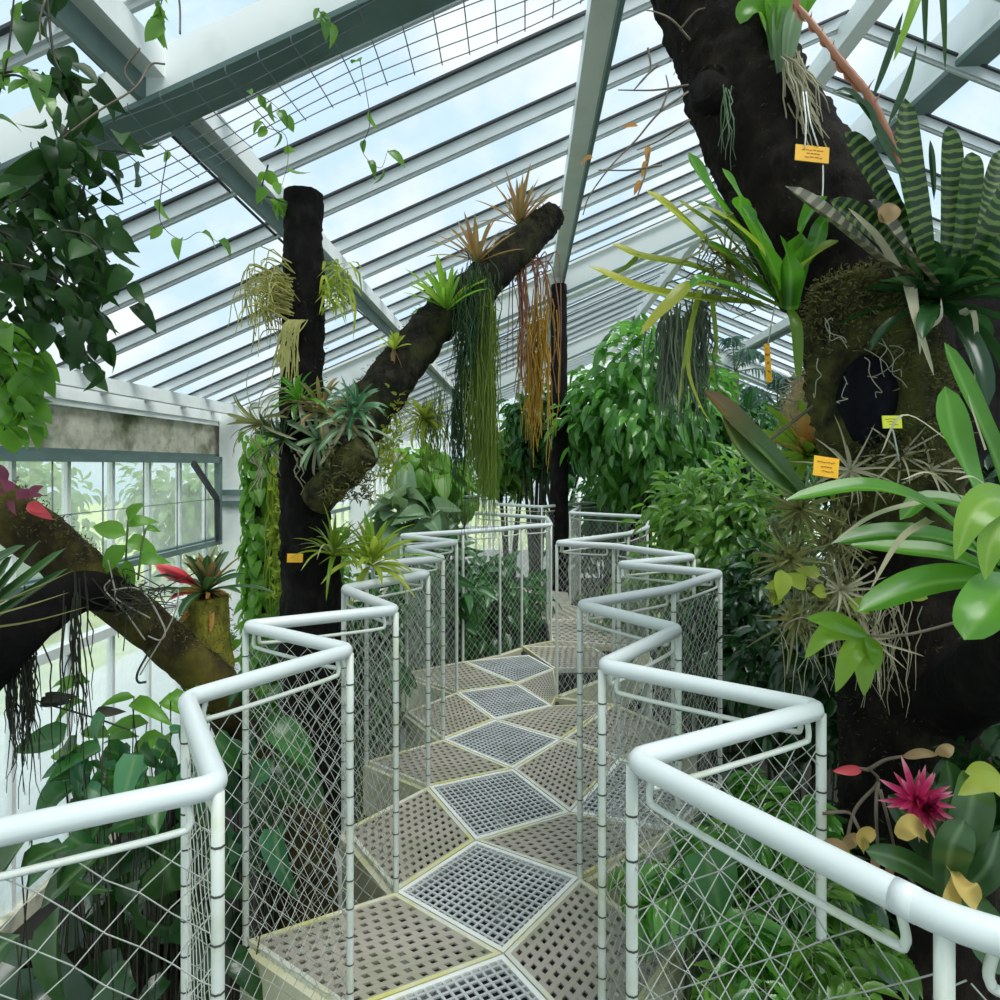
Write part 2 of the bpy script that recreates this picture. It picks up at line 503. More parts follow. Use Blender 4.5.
# ------------------------------------------------------------------ sky and sun
w = bpy.data.worlds.new('overcast_sky'); scn.world = w; w.use_nodes = True
nt = w.node_tree; nt.nodes.clear()
tc = nt.nodes.new('ShaderNodeTexCoord'); nz = nt.nodes.new('ShaderNodeTexNoise')
nz.inputs['Scale'].default_value = 5.5; nz.inputs['Detail'].default_value = 6; nz.inputs['Roughness'].default_value = .55
nt.links.new(tc.outputs['Generated'], nz.inputs['Vector'])
cr = nt.nodes.new('ShaderNodeValToRGB')
cr.color_ramp.elements[0].position = .42; cr.color_ramp.elements[0].color = (.62, .83, .98, 1)
cr.color_ramp.elements[1].position = .64; cr.color_ramp.elements[1].color = (.97, 1.0, 1.0, 1)
nt.links.new(nz.outputs[0], cr.inputs[0])
bg = nt.nodes.new('ShaderNodeBackground'); bg.inputs[1].default_value = .86
ow = nt.nodes.new('ShaderNodeOutputWorld')
nt.links.new(cr.outputs[0], bg.inputs[0]); nt.links.new(bg.outputs[0], ow.inputs[0])
sun = bpy.data.lights.new('sun', 'SUN'); sun.energy = 3.4; sun.angle = math.radians(40); sun.color = (1, .985, .95)
so = bpy.data.objects.new('sun', sun); COL.objects.link(so)
so.rotation_euler = Vector((.35, -.35, 1.0)).to_track_quat('Z', 'Y').to_euler()

# ------------------------------------------------------------------ camera
cam = bpy.data.cameras.new('camera'); cam.sensor_width = 36; cam.lens = F / 1000 * 36
cam.shift_y = -(500 - HZ) / 1000.0; cam.clip_start = .05
co = bpy.data.objects.new('camera', cam); COL.objects.link(co)
co.location = (0, 0, EYE); co.rotation_euler = (PI / 2, 0, 0); scn.camera = co
vs = scn.view_settings
scn.display_settings.display_device = 'sRGB'
vs.view_transform = 'Standard'; vs.look = 'None'; vs.gamma = 1; vs.use_curve_mapping = False; vs.exposure = 0.32
scn.cycles.max_bounces = 8; scn.cycles.transparent_max_bounces = 24
scn.cycles.sample_clamp_indirect = 6

# ------------------------------------------------------------------ greenhouse shell
TH = math.atan(25 / F)
cs, sn = math.cos(TH), math.sin(TH)


def H(x, y, z):
    return np.array((x * cs + y * sn, y * cs - x * sn, z))


XL, XR, XRDG = -4.5, 10.1, 2.80
Y0, Y1 = -3.0, 24.0


def roofz(x):
    return EYE + 2.754 + .43 * (x if x < XRDG else 2 * XRDG - x)


XD = np.array((cs, -sn, 0)); YD = np.array((sn, cs, 0))
SL = nrm(XD + np.array((0, 0, .43))); SR = nrm(XD - np.array((0, 0, .43)))
NL = np.cross(SL, YD); NR = np.cross(SR, YD)

# floor and outside lawn
mb = MB()
mb.add([H(XL, Y0, GROUND), H(XR, Y0, GROUND), H(XR, Y1, GROUND), H(XL, Y1, GROUND)], [[0, 1, 2, 3]])
struct('floor', mb, M['soil'])
mb = MB()
mb.add([H(-60, -20, GROUND - .05), H(XL - .1, -20, GROUND - .05), H(XL - .1, 70, GROUND - .05), H(-60, 70, GROUND - .05)], [[0, 1, 2, 3]])
mb.add([H(XL - .1, Y1 + .1, GROUND - .05), H(40, Y1 + .1, GROUND - .05), H(40, 70, GROUND - .05), H(XL - .1, 70, GROUND - .05)], [[0, 1, 2, 3]])
struct('lawn', mb, M['lawn'])
mb = MB(); mb.add([H(-8.6, -20, GROUND - .03), H(XL - .15, -20, GROUND - .03), H(XL - .15, 60, GROUND - .03), H(-8.6, 60, GROUND - .03)], [[0, 1, 2, 3]])
struct('path', mb, paint('pale_gravel_path', (.62, .62, .58), (.50, .50, .46), .9, 3))

# roof glass: one sheet per slope with bars every .79 m
mb = MB()
for xa, xb in ((XL, XRDG), (XRDG, XR)):
    mb.add([H(xa, Y0, roofz(xa)), H(xb, Y0, roofz(xb)), H(xb, Y1, roofz(xb)), H(xa, Y1, roofz(xa))], [[0, 1, 2, 3]])
struct('ceiling', mb, M['glass'])
bars = MB(); gk = MB()
yb = 4.27 - .79 * 9
while yb < Y1:
    for xa, xb, NN in ((XL, XRDG, NL), (XRDG, XR, NR)):
        a = H(xa, yb, roofz(xa)); b = H(xb, yb, roofz(xb))
        beam(bars, a - NN * .055, b - NN * .055, .07, .10, up=NN)
        for s in (-1, 1):
            beam(gk, a - NN * .010 + YD * s * .050, b - NN * .010 + YD * s * .050, .028, .016, up=NN)
        beam(bars, a - NN * .115, b - NN * .115, .025, .02, up=NN)
    yb += .79
struct('trim_1', bars, M['bar'])
struct('trim_2', gk, M['gasket'])

# purlins along the length
pur = MB()
for x, hw, hh in ((-4.12, .08, .14), (-1.70, .10, .12), (.46, .16, .16), (XRDG, .14, .2), (5.1, .16, .16), (8, .1, .15)):
    z = roofz(x) - .12 - hh / 2
    beam(pur, H(x, Y0, z), H(x, Y1, z), hw, hh)
struct('trim_3', pur, M['steel'])
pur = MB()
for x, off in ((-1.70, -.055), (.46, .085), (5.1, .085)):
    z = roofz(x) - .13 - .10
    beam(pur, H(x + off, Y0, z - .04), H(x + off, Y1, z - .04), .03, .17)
struct('trim_4', pur, M['steelg_shade'])  # dark strips: shade painted onto the white purlins
big = MB()
z = EYE + 3.50
beam(big, H(3.78, Y0, z + .2), H(3.78, Y1, z + .2), .10, .40)
struct('trim_5', big, M['steel'])
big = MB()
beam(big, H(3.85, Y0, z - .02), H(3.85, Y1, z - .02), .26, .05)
struct('trim_6', big, M['steelg_shade'])  # underside of the white beam, its shade put into the colour

# rafters (portal frames) with columns and curved haunches
raf = MB(); raf_shade = MB()
for yr in (3.035, 9.4, 16.5):
    for xa, xb, NN in ((XL, XRDG, NL), (XRDG, XR, NR)):
        a = H(xa, yr, roofz(xa)); b = H(xb, yr, roofz(xb))
        if yr > 4:
            beam(raf, a - NN * .34, b - NN * .34, .12, .40, up=NN); beam(raf, a - NN * .55, b - NN * .55, .22, .03, up=NN)
            beam(raf_shade, a - NN * .50 - YD * .065, b - NN * .50 - YD * .065, .012, .05, up=NN); beam(raf, a - NN * .15, b - NN * .15, .22, .03, up=NN)
            continue
        beam(raf, a - NN * .21, b - NN * .21, .05, .24, up=NN)
        beam(raf, a - YD * .08 - NN * .2, b - YD * .08 - NN * .2, .02, .2, up=NN)
        beam(raf_shade if yr < 4 else raf, a - NN * .32, b - NN * .32, .24, .025, up=NN)
    for xc, sg in ((XL + .30, 1), (XR - .30, -1)):
        box(raf, H(xc, yr, (GROUND + 2.5) / 2), (.40, .26, 2.5 - GROUND), XD, YD)
        # curved haunch: a fan of wedge blocks between column and rafter
        cx, cz, r = xc + sg * (.2 + .55), 1.78, .55
        arc = [(cx - sg * r * math.cos(a), cz + r * math.sin(a)) for a in np.linspace(0, PI / 2 + .2, 11)]
        for (u1, z1), (u2, z2) in zip(arc[:-1], arc[1:]):
            o1, o2 = min(roofz(u1) - .25, z1 + .9), min(roofz(u2) - .25, z2 + .9)
            lo = [H(u1, yr - .1, z1), H(u2, yr - .1, z2), H(u2, yr + .1, z2), H(u1, yr + .1, z1)]
            hi = [H(u1, yr - .1, max(o1, z1 + .02)), H(u2, yr - .1, max(o2, z2 + .02)), H(u2, yr + .1, max(o2, z2 + .02)), H(u1, yr + .1, max(o1, z1 + .02))]
            hexa(raf, lo, hi)
struct('trim_7', raf, M['steel'])
struct('trim_8', raf_shade, M['steelg_shade'])  # white rafter soffits with their shade painted in as dark green

# left wall: eave beam, mossy concrete band, glazed band, sill, frosted low band, plinth
def wallbox(mb, x, y0, y1, z0, z1, th):
    box(mb, H(x, (y0 + y1) / 2, (z0 + z1) / 2), (th, y1 - y0, z1 - z0), XD, YD)
mb = MB()
wallbox(mb, XL, Y0, Y1, 2.30, 2.50, .22); wallbox(mb, XL + .02, Y0, Y1, 2.24, 2.32, .14)
struct('trim_9', mb, M['steel'])
mb = MB(); wallbox(mb, XL - .05, Y0, Y1, 1.83, 2.26, .16)
struct('wall_left', mb, M['concrete'])
mb = MB()
wallbox(mb, XL, Y0, Y1, 1.72, 1.83, .12); wallbox(mb, XL + .02, Y0, Y1, .55, .63, .08)
struct('trim_10', mb, M['steelg_shade'])
mb = MB()
wallbox(mb, XL + .02, Y0, Y1, -.16, -.06, .14)
for k in range(int((Y1 - Y0) / .7)):
    y = Y0 + .18 + k * .7
    wallbox(mb, XL - .03, y, y + .05, -2.3, 1.75, .06)
struct('trim_11', mb, M['steel'])
mb = MB(); mb.add([H(XL - .03, Y0, -.1), H(XL - .03, Y1, -.1), H(XL - .03, Y1, 1.75), H(XL - .03, Y0, 1.75)], [[0, 1, 2, 3]])
struct('window_1', mb, M['wglass'])
mb = MB(); mb.add([H(XL - .03, Y0, -2.3), H(XL - .03, Y1, -2.3), H(XL - .03, Y1, -.1), H(XL - .03, Y0, -.1)], [[0, 1, 2, 3]])
struct('window_2', mb, M['fglass'])
mb = MB(); wallbox(mb, XL - .05, Y0, Y1, GROUND, -2.25, .2)
struct('baseboard_left', mb, M['concrete'])
# steel vent frame with brace beside the column
vf = thing('vent_frame', 'grey green steel vent frame with a diagonal brace beside the white column', 'frame', H(XL + .16, 9.0, .6))
mb = MB(); wallbox(mb, XL + .16, 3.5, 9.14, 1.70, 1.79, .08); wallbox(mb, XL + .16, 3.5, 9.14, .55, .62, .06)
wallbox(mb, XL + .16, 9.08, 9.16, .55, 1.79, .08); mb.build('frame', M['steelg_shade'], vf, smooth=False)
mb = MB(); beam(mb, H(XL + .22, 8.3, 1.70), H(XL + .22, 8.95, 1.2), .05, .07); beam(mb, H(XL + .22, 8.95, 1.2), H(XL + .22, 9.0, .62), .05, .07)
mb.build('brace', M['cable'], vf, smooth=False)
mb = MB()
for k in range(8):
    y = 3.7 + k * .72; tube(mb, [H(XL + .16, y, .58), H(XL + .16, y, 1.74)], .008, 5)
tube(mb, [H(XL + .16, 3.5, 1.2), H(XL + .16, 9.1, 1.2)], .006, 5)
mb.build('bar', M['wire'], vf)
mb = MB(); box(mb, H(XL + .31, 9.26, 1.28), (.42, .06, .08), XD, YD); box(mb, H(XL + .31, 9.26, 1.12), (.42, .06, .08), XD, YD)
tag(mb.build('column_clamp', M['steelg_shade'], smooth=False), 'pair of grey steel bands clamped round the white column', 'clamp')

# right wall and gable ends, glazed
mb = MB(); mb.add([H(XR, Y0, GROUND), H(XR, Y1, GROUND), H(XR, Y1, 2.4), H(XR, Y0, 2.4)], [[0, 1, 2, 3]]); struct('window_3', mb, M['wglass'])
mb = MB()
wallbox(mb, XR, Y0, Y1, 2.2, 2.45, .2); wallbox(mb, XR, Y0, Y1, GROUND, -1.4, .2); wallbox(mb, XR, Y0, Y1, .6, .7, .12)
for k in range(34): wallbox(mb, XR, Y0 + k * .8, Y0 + k * .8 + .06, -1.4, 2.3, .08)
struct('wall_right', mb, M['steel'])
for nm, yy, wn in (('wall_far', Y1, 'window_4'), ('wall_near', Y0, 'window_5')):
    mb = MB()
    mb.add([H(XL, yy, GROUND), H(XR, yy, GROUND), H(XR, yy, roofz(XR)), H(XRDG, yy, roofz(XRDG)), H(XL, yy, roofz(XL))], [[0, 1, 2, 3]], [[0, 3, 4]])
    struct(wn, mb, M['wglass'])
    mb = MB()
    x = XL
    while x < XR:
        beam(mb, H(x, yy, GROUND), H(x, yy, roofz(x)), .07, .1, up=XD); x += .8
    for z in (-.6, .9, 2.45):
        beam(mb, H(XL, yy, z), H(XR, yy, z), .1, .12)
    beam(mb, H(XL, yy, -1.9), H(XR, yy, -1.9), .15, 1.0)
    struct(nm, mb, M['steel'])

# cable under the left purlin
mb = MB(); tube(mb, [H(-1.93, .6, EYE + 1.87), H(-1.95, 6, EYE + 1.80), H(-1.93, 12, EYE + 1.87), H(-1.93, 23.5, EYE + 1.86)], .011, 6)
tag(mb.build('cable', M['cable']), 'dark cable strung along the roof below the left purlin', 'cable')
# wire mesh under the near rafter
mb = MB()
def WM(x, y): return H(x, y, roofz(x) - .37 - .03 * math.sin(x * 3 + y * 4))
for k in range(7):
    y = 2.93 + k * .1
    tube(mb, [WM(x, y) for x in np.linspace(-3.6, 1.7, 20)], .0034, 4, cap=False)
for x in np.arange(-3.6, 1.75, .15):
    tube(mb, [WM(x, 2.90) + np.array((0, 0, .03)), WM(x, 2.93), WM(x, 3.2), WM(x, 3.55)], .0034, 4, cap=False)
tag(mb.build('wire_mesh_panel', M['wire']), 'galvanised wire mesh panel slung under the near roof beam', 'mesh')

# ------------------------------------------------------------------ raised walkway
C = [(-.06, .79), (-.183, 1.60), (.012, 2.226), (-.1085, 2.90), (.0712, 3.588), (-.034, 4.28), (.128, 4.98)]
Lv = [(-.935, .91), (-.4935, 1.146), (-.7547, 1.574), (-.4565, 1.993), (-.889, 2.29), (-.405, 2.548), (-.712, 2.985), (-.372, 3.39), (-.75, 3.68),
      (-.345, 3.97), (-.63, 4.42), (-.318, 4.80), (-.79, 5.24), (-.314, 5.56), (0.0, 5.80), (.20, 6.03), (.484, 6.217), (.506, 7.05), (-.286, 7.8)]
Rv = [(.97, .54), (.548, .808), (.2514, 1.2476), (.7398, 1.509), (.2856, 1.834), (.611, 2.243), (.322, 2.64), (.79, 2.98), (1.146, 3.41),
      (.675, 3.72), (1.187, 4.01), (.795, 4.585), (.412, 4.75), (1.054, 5.39), (1.35, 6.0), (1.614, 7.19), (.834, 7.8), (1.1, 9.0)]
tiles = [
    # kind, 4 corners, label
    ('g', [C[2], Lv[3], C[1], Rv[4]], 'square open-grid grating in mid walkway, cut off by the bottom of the photo'),
    ('p', [Lv[3], C[2], Lv[5], Lv[4]], 'perforated taupe walkway plate against the left railing, nearest the camera'),
    ('p', [C[2], Rv[6], Rv[5], Rv[4]], 'perforated taupe walkway plate against the right railing, nearest the camera'),
    ('g', [C[2], Rv[6], C[3], Lv[5]], 'largest whole square open-grid grating in mid walkway, nearest uncut one'),
    ('p', [Lv[5], C[3], Lv[7], Lv[6]], 'perforated taupe walkway plate against the left railing, second from the camera'),
    ('p', [C[3], (.335, 3.136), Rv[7], Rv[6]], 'perforated taupe walkway plate against the right railing, second from the camera'),
    ('g', [C[3], (.335, 3.136), C[4], Lv[7]], 'square open-grid grating in mid walkway, second whole one from the camera'),
    ('g', [(.335, 3.136), Rv[7], Rv[8], Rv[9]], 'dark square open-grid grating seen through the right railing net'),
    ('p', [Lv[7], C[4], Lv[9], Lv[8]], 'perforated taupe walkway plate against the left railing, third from the camera'),
    ('p', [C[4], (.335, 3.136), Rv[9], (.37, 3.968)], 'perforated taupe walkway plate touching the dark grating on the right side'),
    ('g', [C[4], (.37, 3.968), C[5], Lv[9]], 'square open-grid grating in mid walkway, third whole one from the camera'),
    ('p', [(.37, 3.968), Rv[9], Rv[10], Rv[11]], 'perforated walkway plate inside the far right railing corner'),
    ('p', [Lv[9], C[5], Lv[11], Lv[10]], 'perforated taupe walkway plate against the left railing, fourth from the camera'),
    ('p', [C[5], (.37, 3.968), Rv[11], (.363, 4.53)], 'perforated pinkish walkway plate right of the third and fourth square gratings'),
    ('g', [C[5], (.363, 4.53), C[6], Lv[11]], 'square open-grid grating in mid walkway, fourth whole one from the camera'),
    ('p', [C[6], (.363, 4.53), Rv[12], (.441, 5.356)], 'small perforated plate at the right, just before the walkway bends'),
    ('p', [Lv[11], C[6], Lv[13], Lv[12]], 'perforated plate at the left, beside the greenish panel'),
    ('g', [C[6], (.441, 5.356), (.25, 5.75), Lv[13]], 'greenish grey fine grating where the walkway bends to the right'),
    ('p', [(.441, 5.356), Rv[13], (.85, 6.0), Lv[15]], 'perforated plate beyond the bend, beside the bush'),
    ('p', [Lv[15], (.85, 6.0), Rv[14], Lv[16]], 'perforated plate beyond the bend, second after the greenish panel'),
    ('p', [Lv[16], Rv[14], Rv[15], Lv[17]], 'farthest broad plate of the walkway below the distant railing'),
    ('p', [Lv[17], Rv[15], Rv[16], Lv[18]], 'last plate of the walkway under the farthest left railing corner'),
]


def bil(q, u, v, z):
    a, b, c, d = [np.array(x) for x in q]
    p = a * (1 - u) * (1 - v) + b * u * (1 - v) + c * u * v + d * (1 - u) * v
    return np.array((p[0], p[1], z))


def bq(mb, q, u0, u1, v0, v1, z0, z1):
    uv = ((u0, v0), (u1, v0), (u1, v1), (u0, v1))
    hexa(mb, [bil(q, u, v, z0) for u, v in uv], [bil(q, u, v, z1) for u, v in uv])


def inset(q, d):
    c = np.mean(np.array(q), 0)
    return [tuple(np.array(p) + (c - np.array(p)) * d) for p in q]


for kind, q, lab in tiles:
    A = np.array(q)
    if ((A[:, 0] * np.roll(A[:, 1], -1)) - (np.roll(A[:, 0], -1) * A[:, 1])).sum() < 0: q = q[::-1]
    ctr = np.mean(np.array(q), 0)
    g = thing('walkway_grating' if kind == 'g' else 'walkway_plate', lab, 'walkway panel', (ctr[0], ctr[1], -.03), 'open-grid gratings of the walkway' if kind == 'g' else 'perforated plates of the walkway')
    qo = inset(q, .012)
    rim = MB(); e = .05
    side = max(.3, np.linalg.norm(np.array(q[0]) - np.array(q[1])))
    e = .018 / side
    for uv in ((0, 1, 0, e), (0, 1, 1 - e, 1), (0, e, e, 1 - e), (1 - e, 1, e, 1 - e)):
        bq(rim, qo, *uv, -.035, .004)
    rim.build('rim', M['edge'] if kind == 'g' else M['edgey'], g, smooth=False)
    pl = MB()
    if kind == 'g':
        n = 15; b = .27 / n
        for k in range(n):
            s = e + (1 - 2 * e) * (k + .5) / n
            bq(pl, qo, s - b / 2, s + b / 2, e, 1 - e, -.007, 0)
            bq(pl, qo, e, 1 - e, s - b / 2, s + b / 2, -.007, -.0005)
        pl.build('bar_grid', M['grid'], g, smooth=False)
    else:
        n = 11; c = (1 - 2 * e) / n
        bq(pl, qo, e, 1 - e, e, e + c * .3, -.007, 0)
        for r in range(n):
            v0 = e + r * c + c * .28
            bq(pl, qo, e, 1 - e, v0 + c * .5, min(v0 + c, 1 - e), -.007, 0)
            off = .5 * (r % 2)
            for k in range(-1, n + 1):
                u0 = e + (k + off) * c; u1 = u0 + c * .52
                u0 = max(u0, e); u1 = min(u1, 1 - e)
                if u1 > u0 + .002: bq(pl, qo, u0, u1, v0, v0 + c * .5, -.007, -.0005)
        pl.build('perforated_plate', M['taupe'], g, smooth=False)

wf = thing('walkway_frame', None, None, (0, 4, -.3), kind='structure')
bm_ = MB(); done = set()
extra = [[C[1], Lv[3], Lv[2], Lv[1]], [C[1], Rv[4], Rv[3], Rv[2]], [C[1], Lv[1], C[0], Rv[2]], [C[0], Rv[2], Rv[1], (.30, .35)], [C[0], Lv[1], Lv[0], (-.5, .55)]]
for q in [t_[1] for t_ in tiles] + extra:
    for i in range(4):
        a, b = q[i], q[(i + 1) % 4]
        k = tuple(sorted((tuple(np.round(a, 3)), tuple(np.round(b, 3)))))
        if k in done: continue
        done.add(k)
        beam(bm_, (*a, -.11), (*b, -.11), .035, .14)
bm_.build('beam', M['gasket'], wf, smooth=False)
fa = MB()
for V_ in (Lv[:17], Rv[:16]):
    for a, b in zip(V_[:-1], V_[1:]):
        beam(fa, (*a, -.15), (*b, -.15), .046, .27)
fa.build('fascia', M['cream'], wf, smooth=False)
for k, p in enumerate((Lv[2], Lv[6], Lv[10], Lv[14], Rv[3], Rv[7], Rv[11], Rv[14])):
    mb = MB(); tube(mb, [(*p, GROUND), (*p, -.1)], .045, 12); mb.build('support_column', M['post'], wf)

RH = 1.10


def fillet(pts, r=.03):
    out = [np.array(pts[0])]
    for a, b, c in zip(pts[:-2], pts[1:-1], pts[2:]):
        a, b, c = map(np.array, (a, b, c))
        d1, d2 = nrm(a - b), nrm(c - b)
        for s in (0, .25, .5, .75, 1):
            p = (b + d1 * r) * (1 - s) ** 2 + b * 2 * s * (1 - s) + (b + d2 * r) * s ** 2
            out.append(p)
    out.append(np.array(pts[-1]))
    return np.array(out)


def railing(V, label, r=.0215, collar=None, cw=.060, ch=.070):
    V = [np.array((x, y, RH)) for x, y in V]
    root = thing('railing', label, 'railing', (V[0][0], V[0][1], 0), 'white railings of the walkway')
    mb = MB(); tube(mb, fillet(V, .035), r, 14, raw=True); mb.build('top_rail', M['rail'], root)
    for i, p in enumerate(V):
        mb = MB(); tube(mb, [(p[0], p[1], -.28), (p[0], p[1], RH - .01)], .0115, 10)
        nf = sum(len(x) for x in mb.Q)
        if p[1] < 4:
            for z in np.arange(.06, RH - .1, .085): tube(mb, [(p[0], p[1], z), (p[0], p[1], z + .0045)], .0128, 8, m=2, cap=False, raw=True)
        po = mb.build('post', M['post'], root)
        if p[1] < 4:      # the dark ties of the net round the post
            po.data.materials.append(M['tie'])
            nq = sum(len(x) for x in mb.Q)
            for k in range(nf, nq): po.data.polygons[k].material_index = 1
    for a, b in zip(V[:-1], V[1:]):
        d = nrm(b - a); L = np.linalg.norm(b - a); nn = np.array((-d[1], d[0], 0))
        zt = RH - .066
        up = np.array((0, 0, 1.0))
        mb = MB()
        tube(mb, [a + d * .05 - up * .02, a + d * .045 - up * .056, a + d * .075 - up * .066, (a + b) / 2 - up * .068, b - d * .075 - up * .066, b - d * .045 - up * .056, b - d * .05 - up * .015], .0065, 7, m=40)
        mb.build('net_bar', M['post'], root)
        mb = MB()
        Hn = zt + .02
        base = np.array((a[0], a[1], -.02))
        my = (a[1] + b[1]) / 2
        cw_, ch_ = (.095, .088) if my < 1.45 else (cw, ch)
        rw = .0014 if my < 1.6 else (.0012 if my < 4 else .0014)
        step = ch_ / 2
        for sgn in (1, -1):
            for kk in range(-int(Hn / ch_) - 2, int(L / cw_) + int(Hn / ch_) + 3):
                u0 = kk * cw_
                lo_, hi_ = sorted(((0 - u0) * sgn * ch_ / cw_, (L - u0) * sgn * ch_ / cw_))
                lo_, hi_ = max(lo_, 0), min(hi_, Hn)
                if hi_ - lo_ < .02: continue
                vs_ = np.concatenate([[lo_], np.arange(math.ceil((lo_ + .008) / step) * step, hi_ - .008, step), [hi_]])
                us = u0 + sgn * vs_ * cw_ / ch_
                sag = .005 * np.sin(vs_ * 47 + kk * 1.7) + rng.normal(0, .0016, len(vs_))
                sag[0] = sag[-1] = 0
                pts = base + d * us[:, None] + up * (vs_ + sag * .6)[:, None] + nn * (sgn * .0012 + sag * .5)[:, None]
                tube(mb, pts, rw, 3, cap=False, raw=True)
        mb.build('net', M['net'], root)
    if collar is not None:
        q = V[collar]; d = nrm(V[collar + 1] - q)
        mb = MB(); tube(mb, [q + d * .030, q + d * .058], r * 1.04, 16, raw=True); mb.build('joint_collar', M['rail'], root)
    return root


railing(Lv, 'long zigzag white railing with netting along the left of the walkway')
railing(Rv, 'long zigzag white railing with netting along the right of the walkway', collar=1)
railing([(-.10, 9.65), (.57, 8.95), (1.9, 10.6)], 'distant white railing bent like a shallow V in front of the dark post')
railing([(-1.3, 11.8), (-.3, 12.2), (.6, 13.1)], 'farthest pale railing seen under the hanging moss')
mb = MB()
dk = [(.834, 7.8), (.9, 8.7), (-.2, 9.4), (-1.3, 11.6), (-2.0, 11.3), (-.75, 9.0), (-.286, 7.8)]
mb.add([(x, y, -.02) for x, y in dk] + [(x, y, -.08) for x, y in dk], [[0, 1, 2, 6], [2, 3, 4, 5]] + [[k, (k + 1) % 7, 7 + (k + 1) % 7, 7 + k] for k in range(7)], [[2, 5, 6]])
struct('walkway_far_deck', mb, M['taupe'])

# ------------------------------------------------------------------ plant helpers
def ellip(n, c, r, shell=.45):
    d = rdir(n); k = rng.uniform(shell, 1, n) ** .7
    return np.asarray(c) + d * k[:, None] * np.asarray(r), d


def shrub(name, label, cat, c, r, n, L, W, mat, shape='ovate', foot=None, group=None, droop=.6, stems=7, clumps=26, stem_r=.02, lo=None):
    """a bush: stems rise from the foot to clumps, leaves hang round each clump"""
    c = np.asarray(c, float); r = np.asarray(r, float)
    foot = np.array((c[0], c[1], GROUND)) if foot is None else np.asarray(foot, float)
    root = thing(name, label, cat, foot, group)
    cc, d = ellip(clumps, c, r * .82, .3)
    if lo is not None: cc[:, 2] = np.maximum(cc[:, 2], lo)
    mb = MB()
    for i in range(clumps):
        midp = foot * .45 + cc[i] * .55 + rng.normal(0, .06, 3) * r.max(); midp[:2] = midp[:2] * .5 + foot[:2] * .5
        rr = stem_r if i < stems else stem_r * .5
        if i < stems: tube(mb, [foot + rng.normal(0, .03, 3) * (1, 1, 0), midp, cc[i]], [rr, rr * .7, rr * .25], 6, m=9)
        else: tube(mb, [c + (cc[i] - c) * .2, c + (cc[i] - c) * .6 + rng.normal(0, .03, 3), cc[i]], [rr, rr * .3], 5, m=6)
    mb.build('stems', M['stem'], root)
    k = rng.integers(0, clumps, n)
    dd = rdir(n)
    pos = cc[k] + dd * (r.min() * .42) * (rng.uniform(.15, 1, n) ** .6)[:, None]
    out = dd * .8 + d[k] * .6 + rng.normal(0, .25, (n, 3)); out[:, 2] -= droop
    nn = rng.normal(0, .45, (n, 3)) + np.array((0, -.25, 1)) + d[k] * .5
    s = np.clip(rng.normal(1, .2, n), .5, 1.5)
    lm = MB(); leaves(lm, pos, out, nn, L * s, W * s, shape)
    lm.build('foliage', mat, root)
    return root


def vine(name, label, cat, stems, L, W, mat, gap=.05, shape='ovate', sr=.004, hang=.5, smat='stem', jit=.5, group=None, side=.03):
    root = thing(name, label, cat, stems[0][0], group)
    sm, lm = MB(), MB()
    for st in stems:
        n = max(6, int(np.sum(np.linalg.norm(np.diff(np.array(st), axis=0), axis=1)) / gap))
        Pn = spline(st, n)
        tube(sm, st, [sr, sr * .5], 5)
        T = np.gradient(Pn, axis=0); T /= np.linalg.norm(T, axis=1)[:, None] + 1e-9
        for m_ in range(1):
            d = T * .5 + rdir(n) * .9; d[:, 2] -= hang
            nn = rng.normal(0, jit, (n, 3)) + np.array((0, -.5, .8))
            s = np.clip(rng.normal(1, .22, n), .5, 1.5)
            leaves(lm, Pn + rdir(n) * side, d, nn, L * s, W * s, shape)
    sm.build('stems', M[smat], root); lm.build('foliage', mat, root)
    return root


def plant(name, label, cat, base, rosettes, group=None, extra=None):
    """rosette plants: list of (part, material key, kwargs for rosette)"""
    root = thing(name, label, cat, base, group)
    for part, mk, kw in rosettes:
        mb = MB(); kw = dict(kw); b = kw.pop('base', base); rosette(mb, b, kw.pop('axis', (0, 0, 1)), **kw); mb.build(part, M[mk], root)
    return root


def tufts(mb, pts, nrms, n, L, r=.0, w=.006):
    """short moss blades on a surface"""
    k = rng.integers(0, len(pts), n)
    leaves(mb, pts[k] + rng.normal(0, .012, (n, 3)), nrms[k] + rng.normal(0, .5, (n, 3)), rng.normal(0, 1, (n, 3)), rng.uniform(.5, 1.2, n) * L, w * .7, 'lance')


def around(Pn, R, n, lo=0., hi=1., bias=(0, -.3, .5), cut=-.2):
    k = rng.integers(int(lo * len(Pn)), max(1, int(hi * len(Pn))), n)
    T, A, B = frames(Pn)
    a = rng.uniform(0, 2 * PI, n)
    d = np.cos(a)[:, None] * A[k] + np.sin(a)[:, None] * B[k]
    ok = (d * nrm(bias)).sum(1) > cut
    return (Pn[k] + d * R[k][:, None])[ok], d[ok]


# ------------------------------------------------------------------ left epiphyte tree with the slanting branch
tb = P(312, 640, 3.35); tb[2] = GROUND
tree = thing('epiphyte_tree', 'black tree stump post with a thick branch slanting up over the walkway', 'tree', tb)
mb = MB()
Pn, R = trunk(mb, [tb, P(313, 640, 3.35), P(305, 520, 3.33), P(302, 400, 3.3), P(304, 290, 3.3), P(303, 193, 3.3)], [.17, .155, .12, .105, .098, .092], 36, 150, .13, 13)
mb.build('trunk', M['bark'], tree)
mb = MB()
BP = [P(300, 500, 3.33), P(345, 440, 3.5), P(385, 388, 3.7), P(430, 330, 3.95), P(480, 285, 4.2), P(535, 232, 4.45), P(556, 214, 4.5)]
Pb, Rb = trunk(mb, BP, [.125, .14, .13, .12, .122, .11, .085], 36, 130, .16, 11)
mb.build('branch', M['barkm'], tree)
mb = MB(); pts, d = around(Pb, Rb, 1500, .05, .95, (0, -.2, 1), .1); tufts(mb, pts, d, 1500, .022)
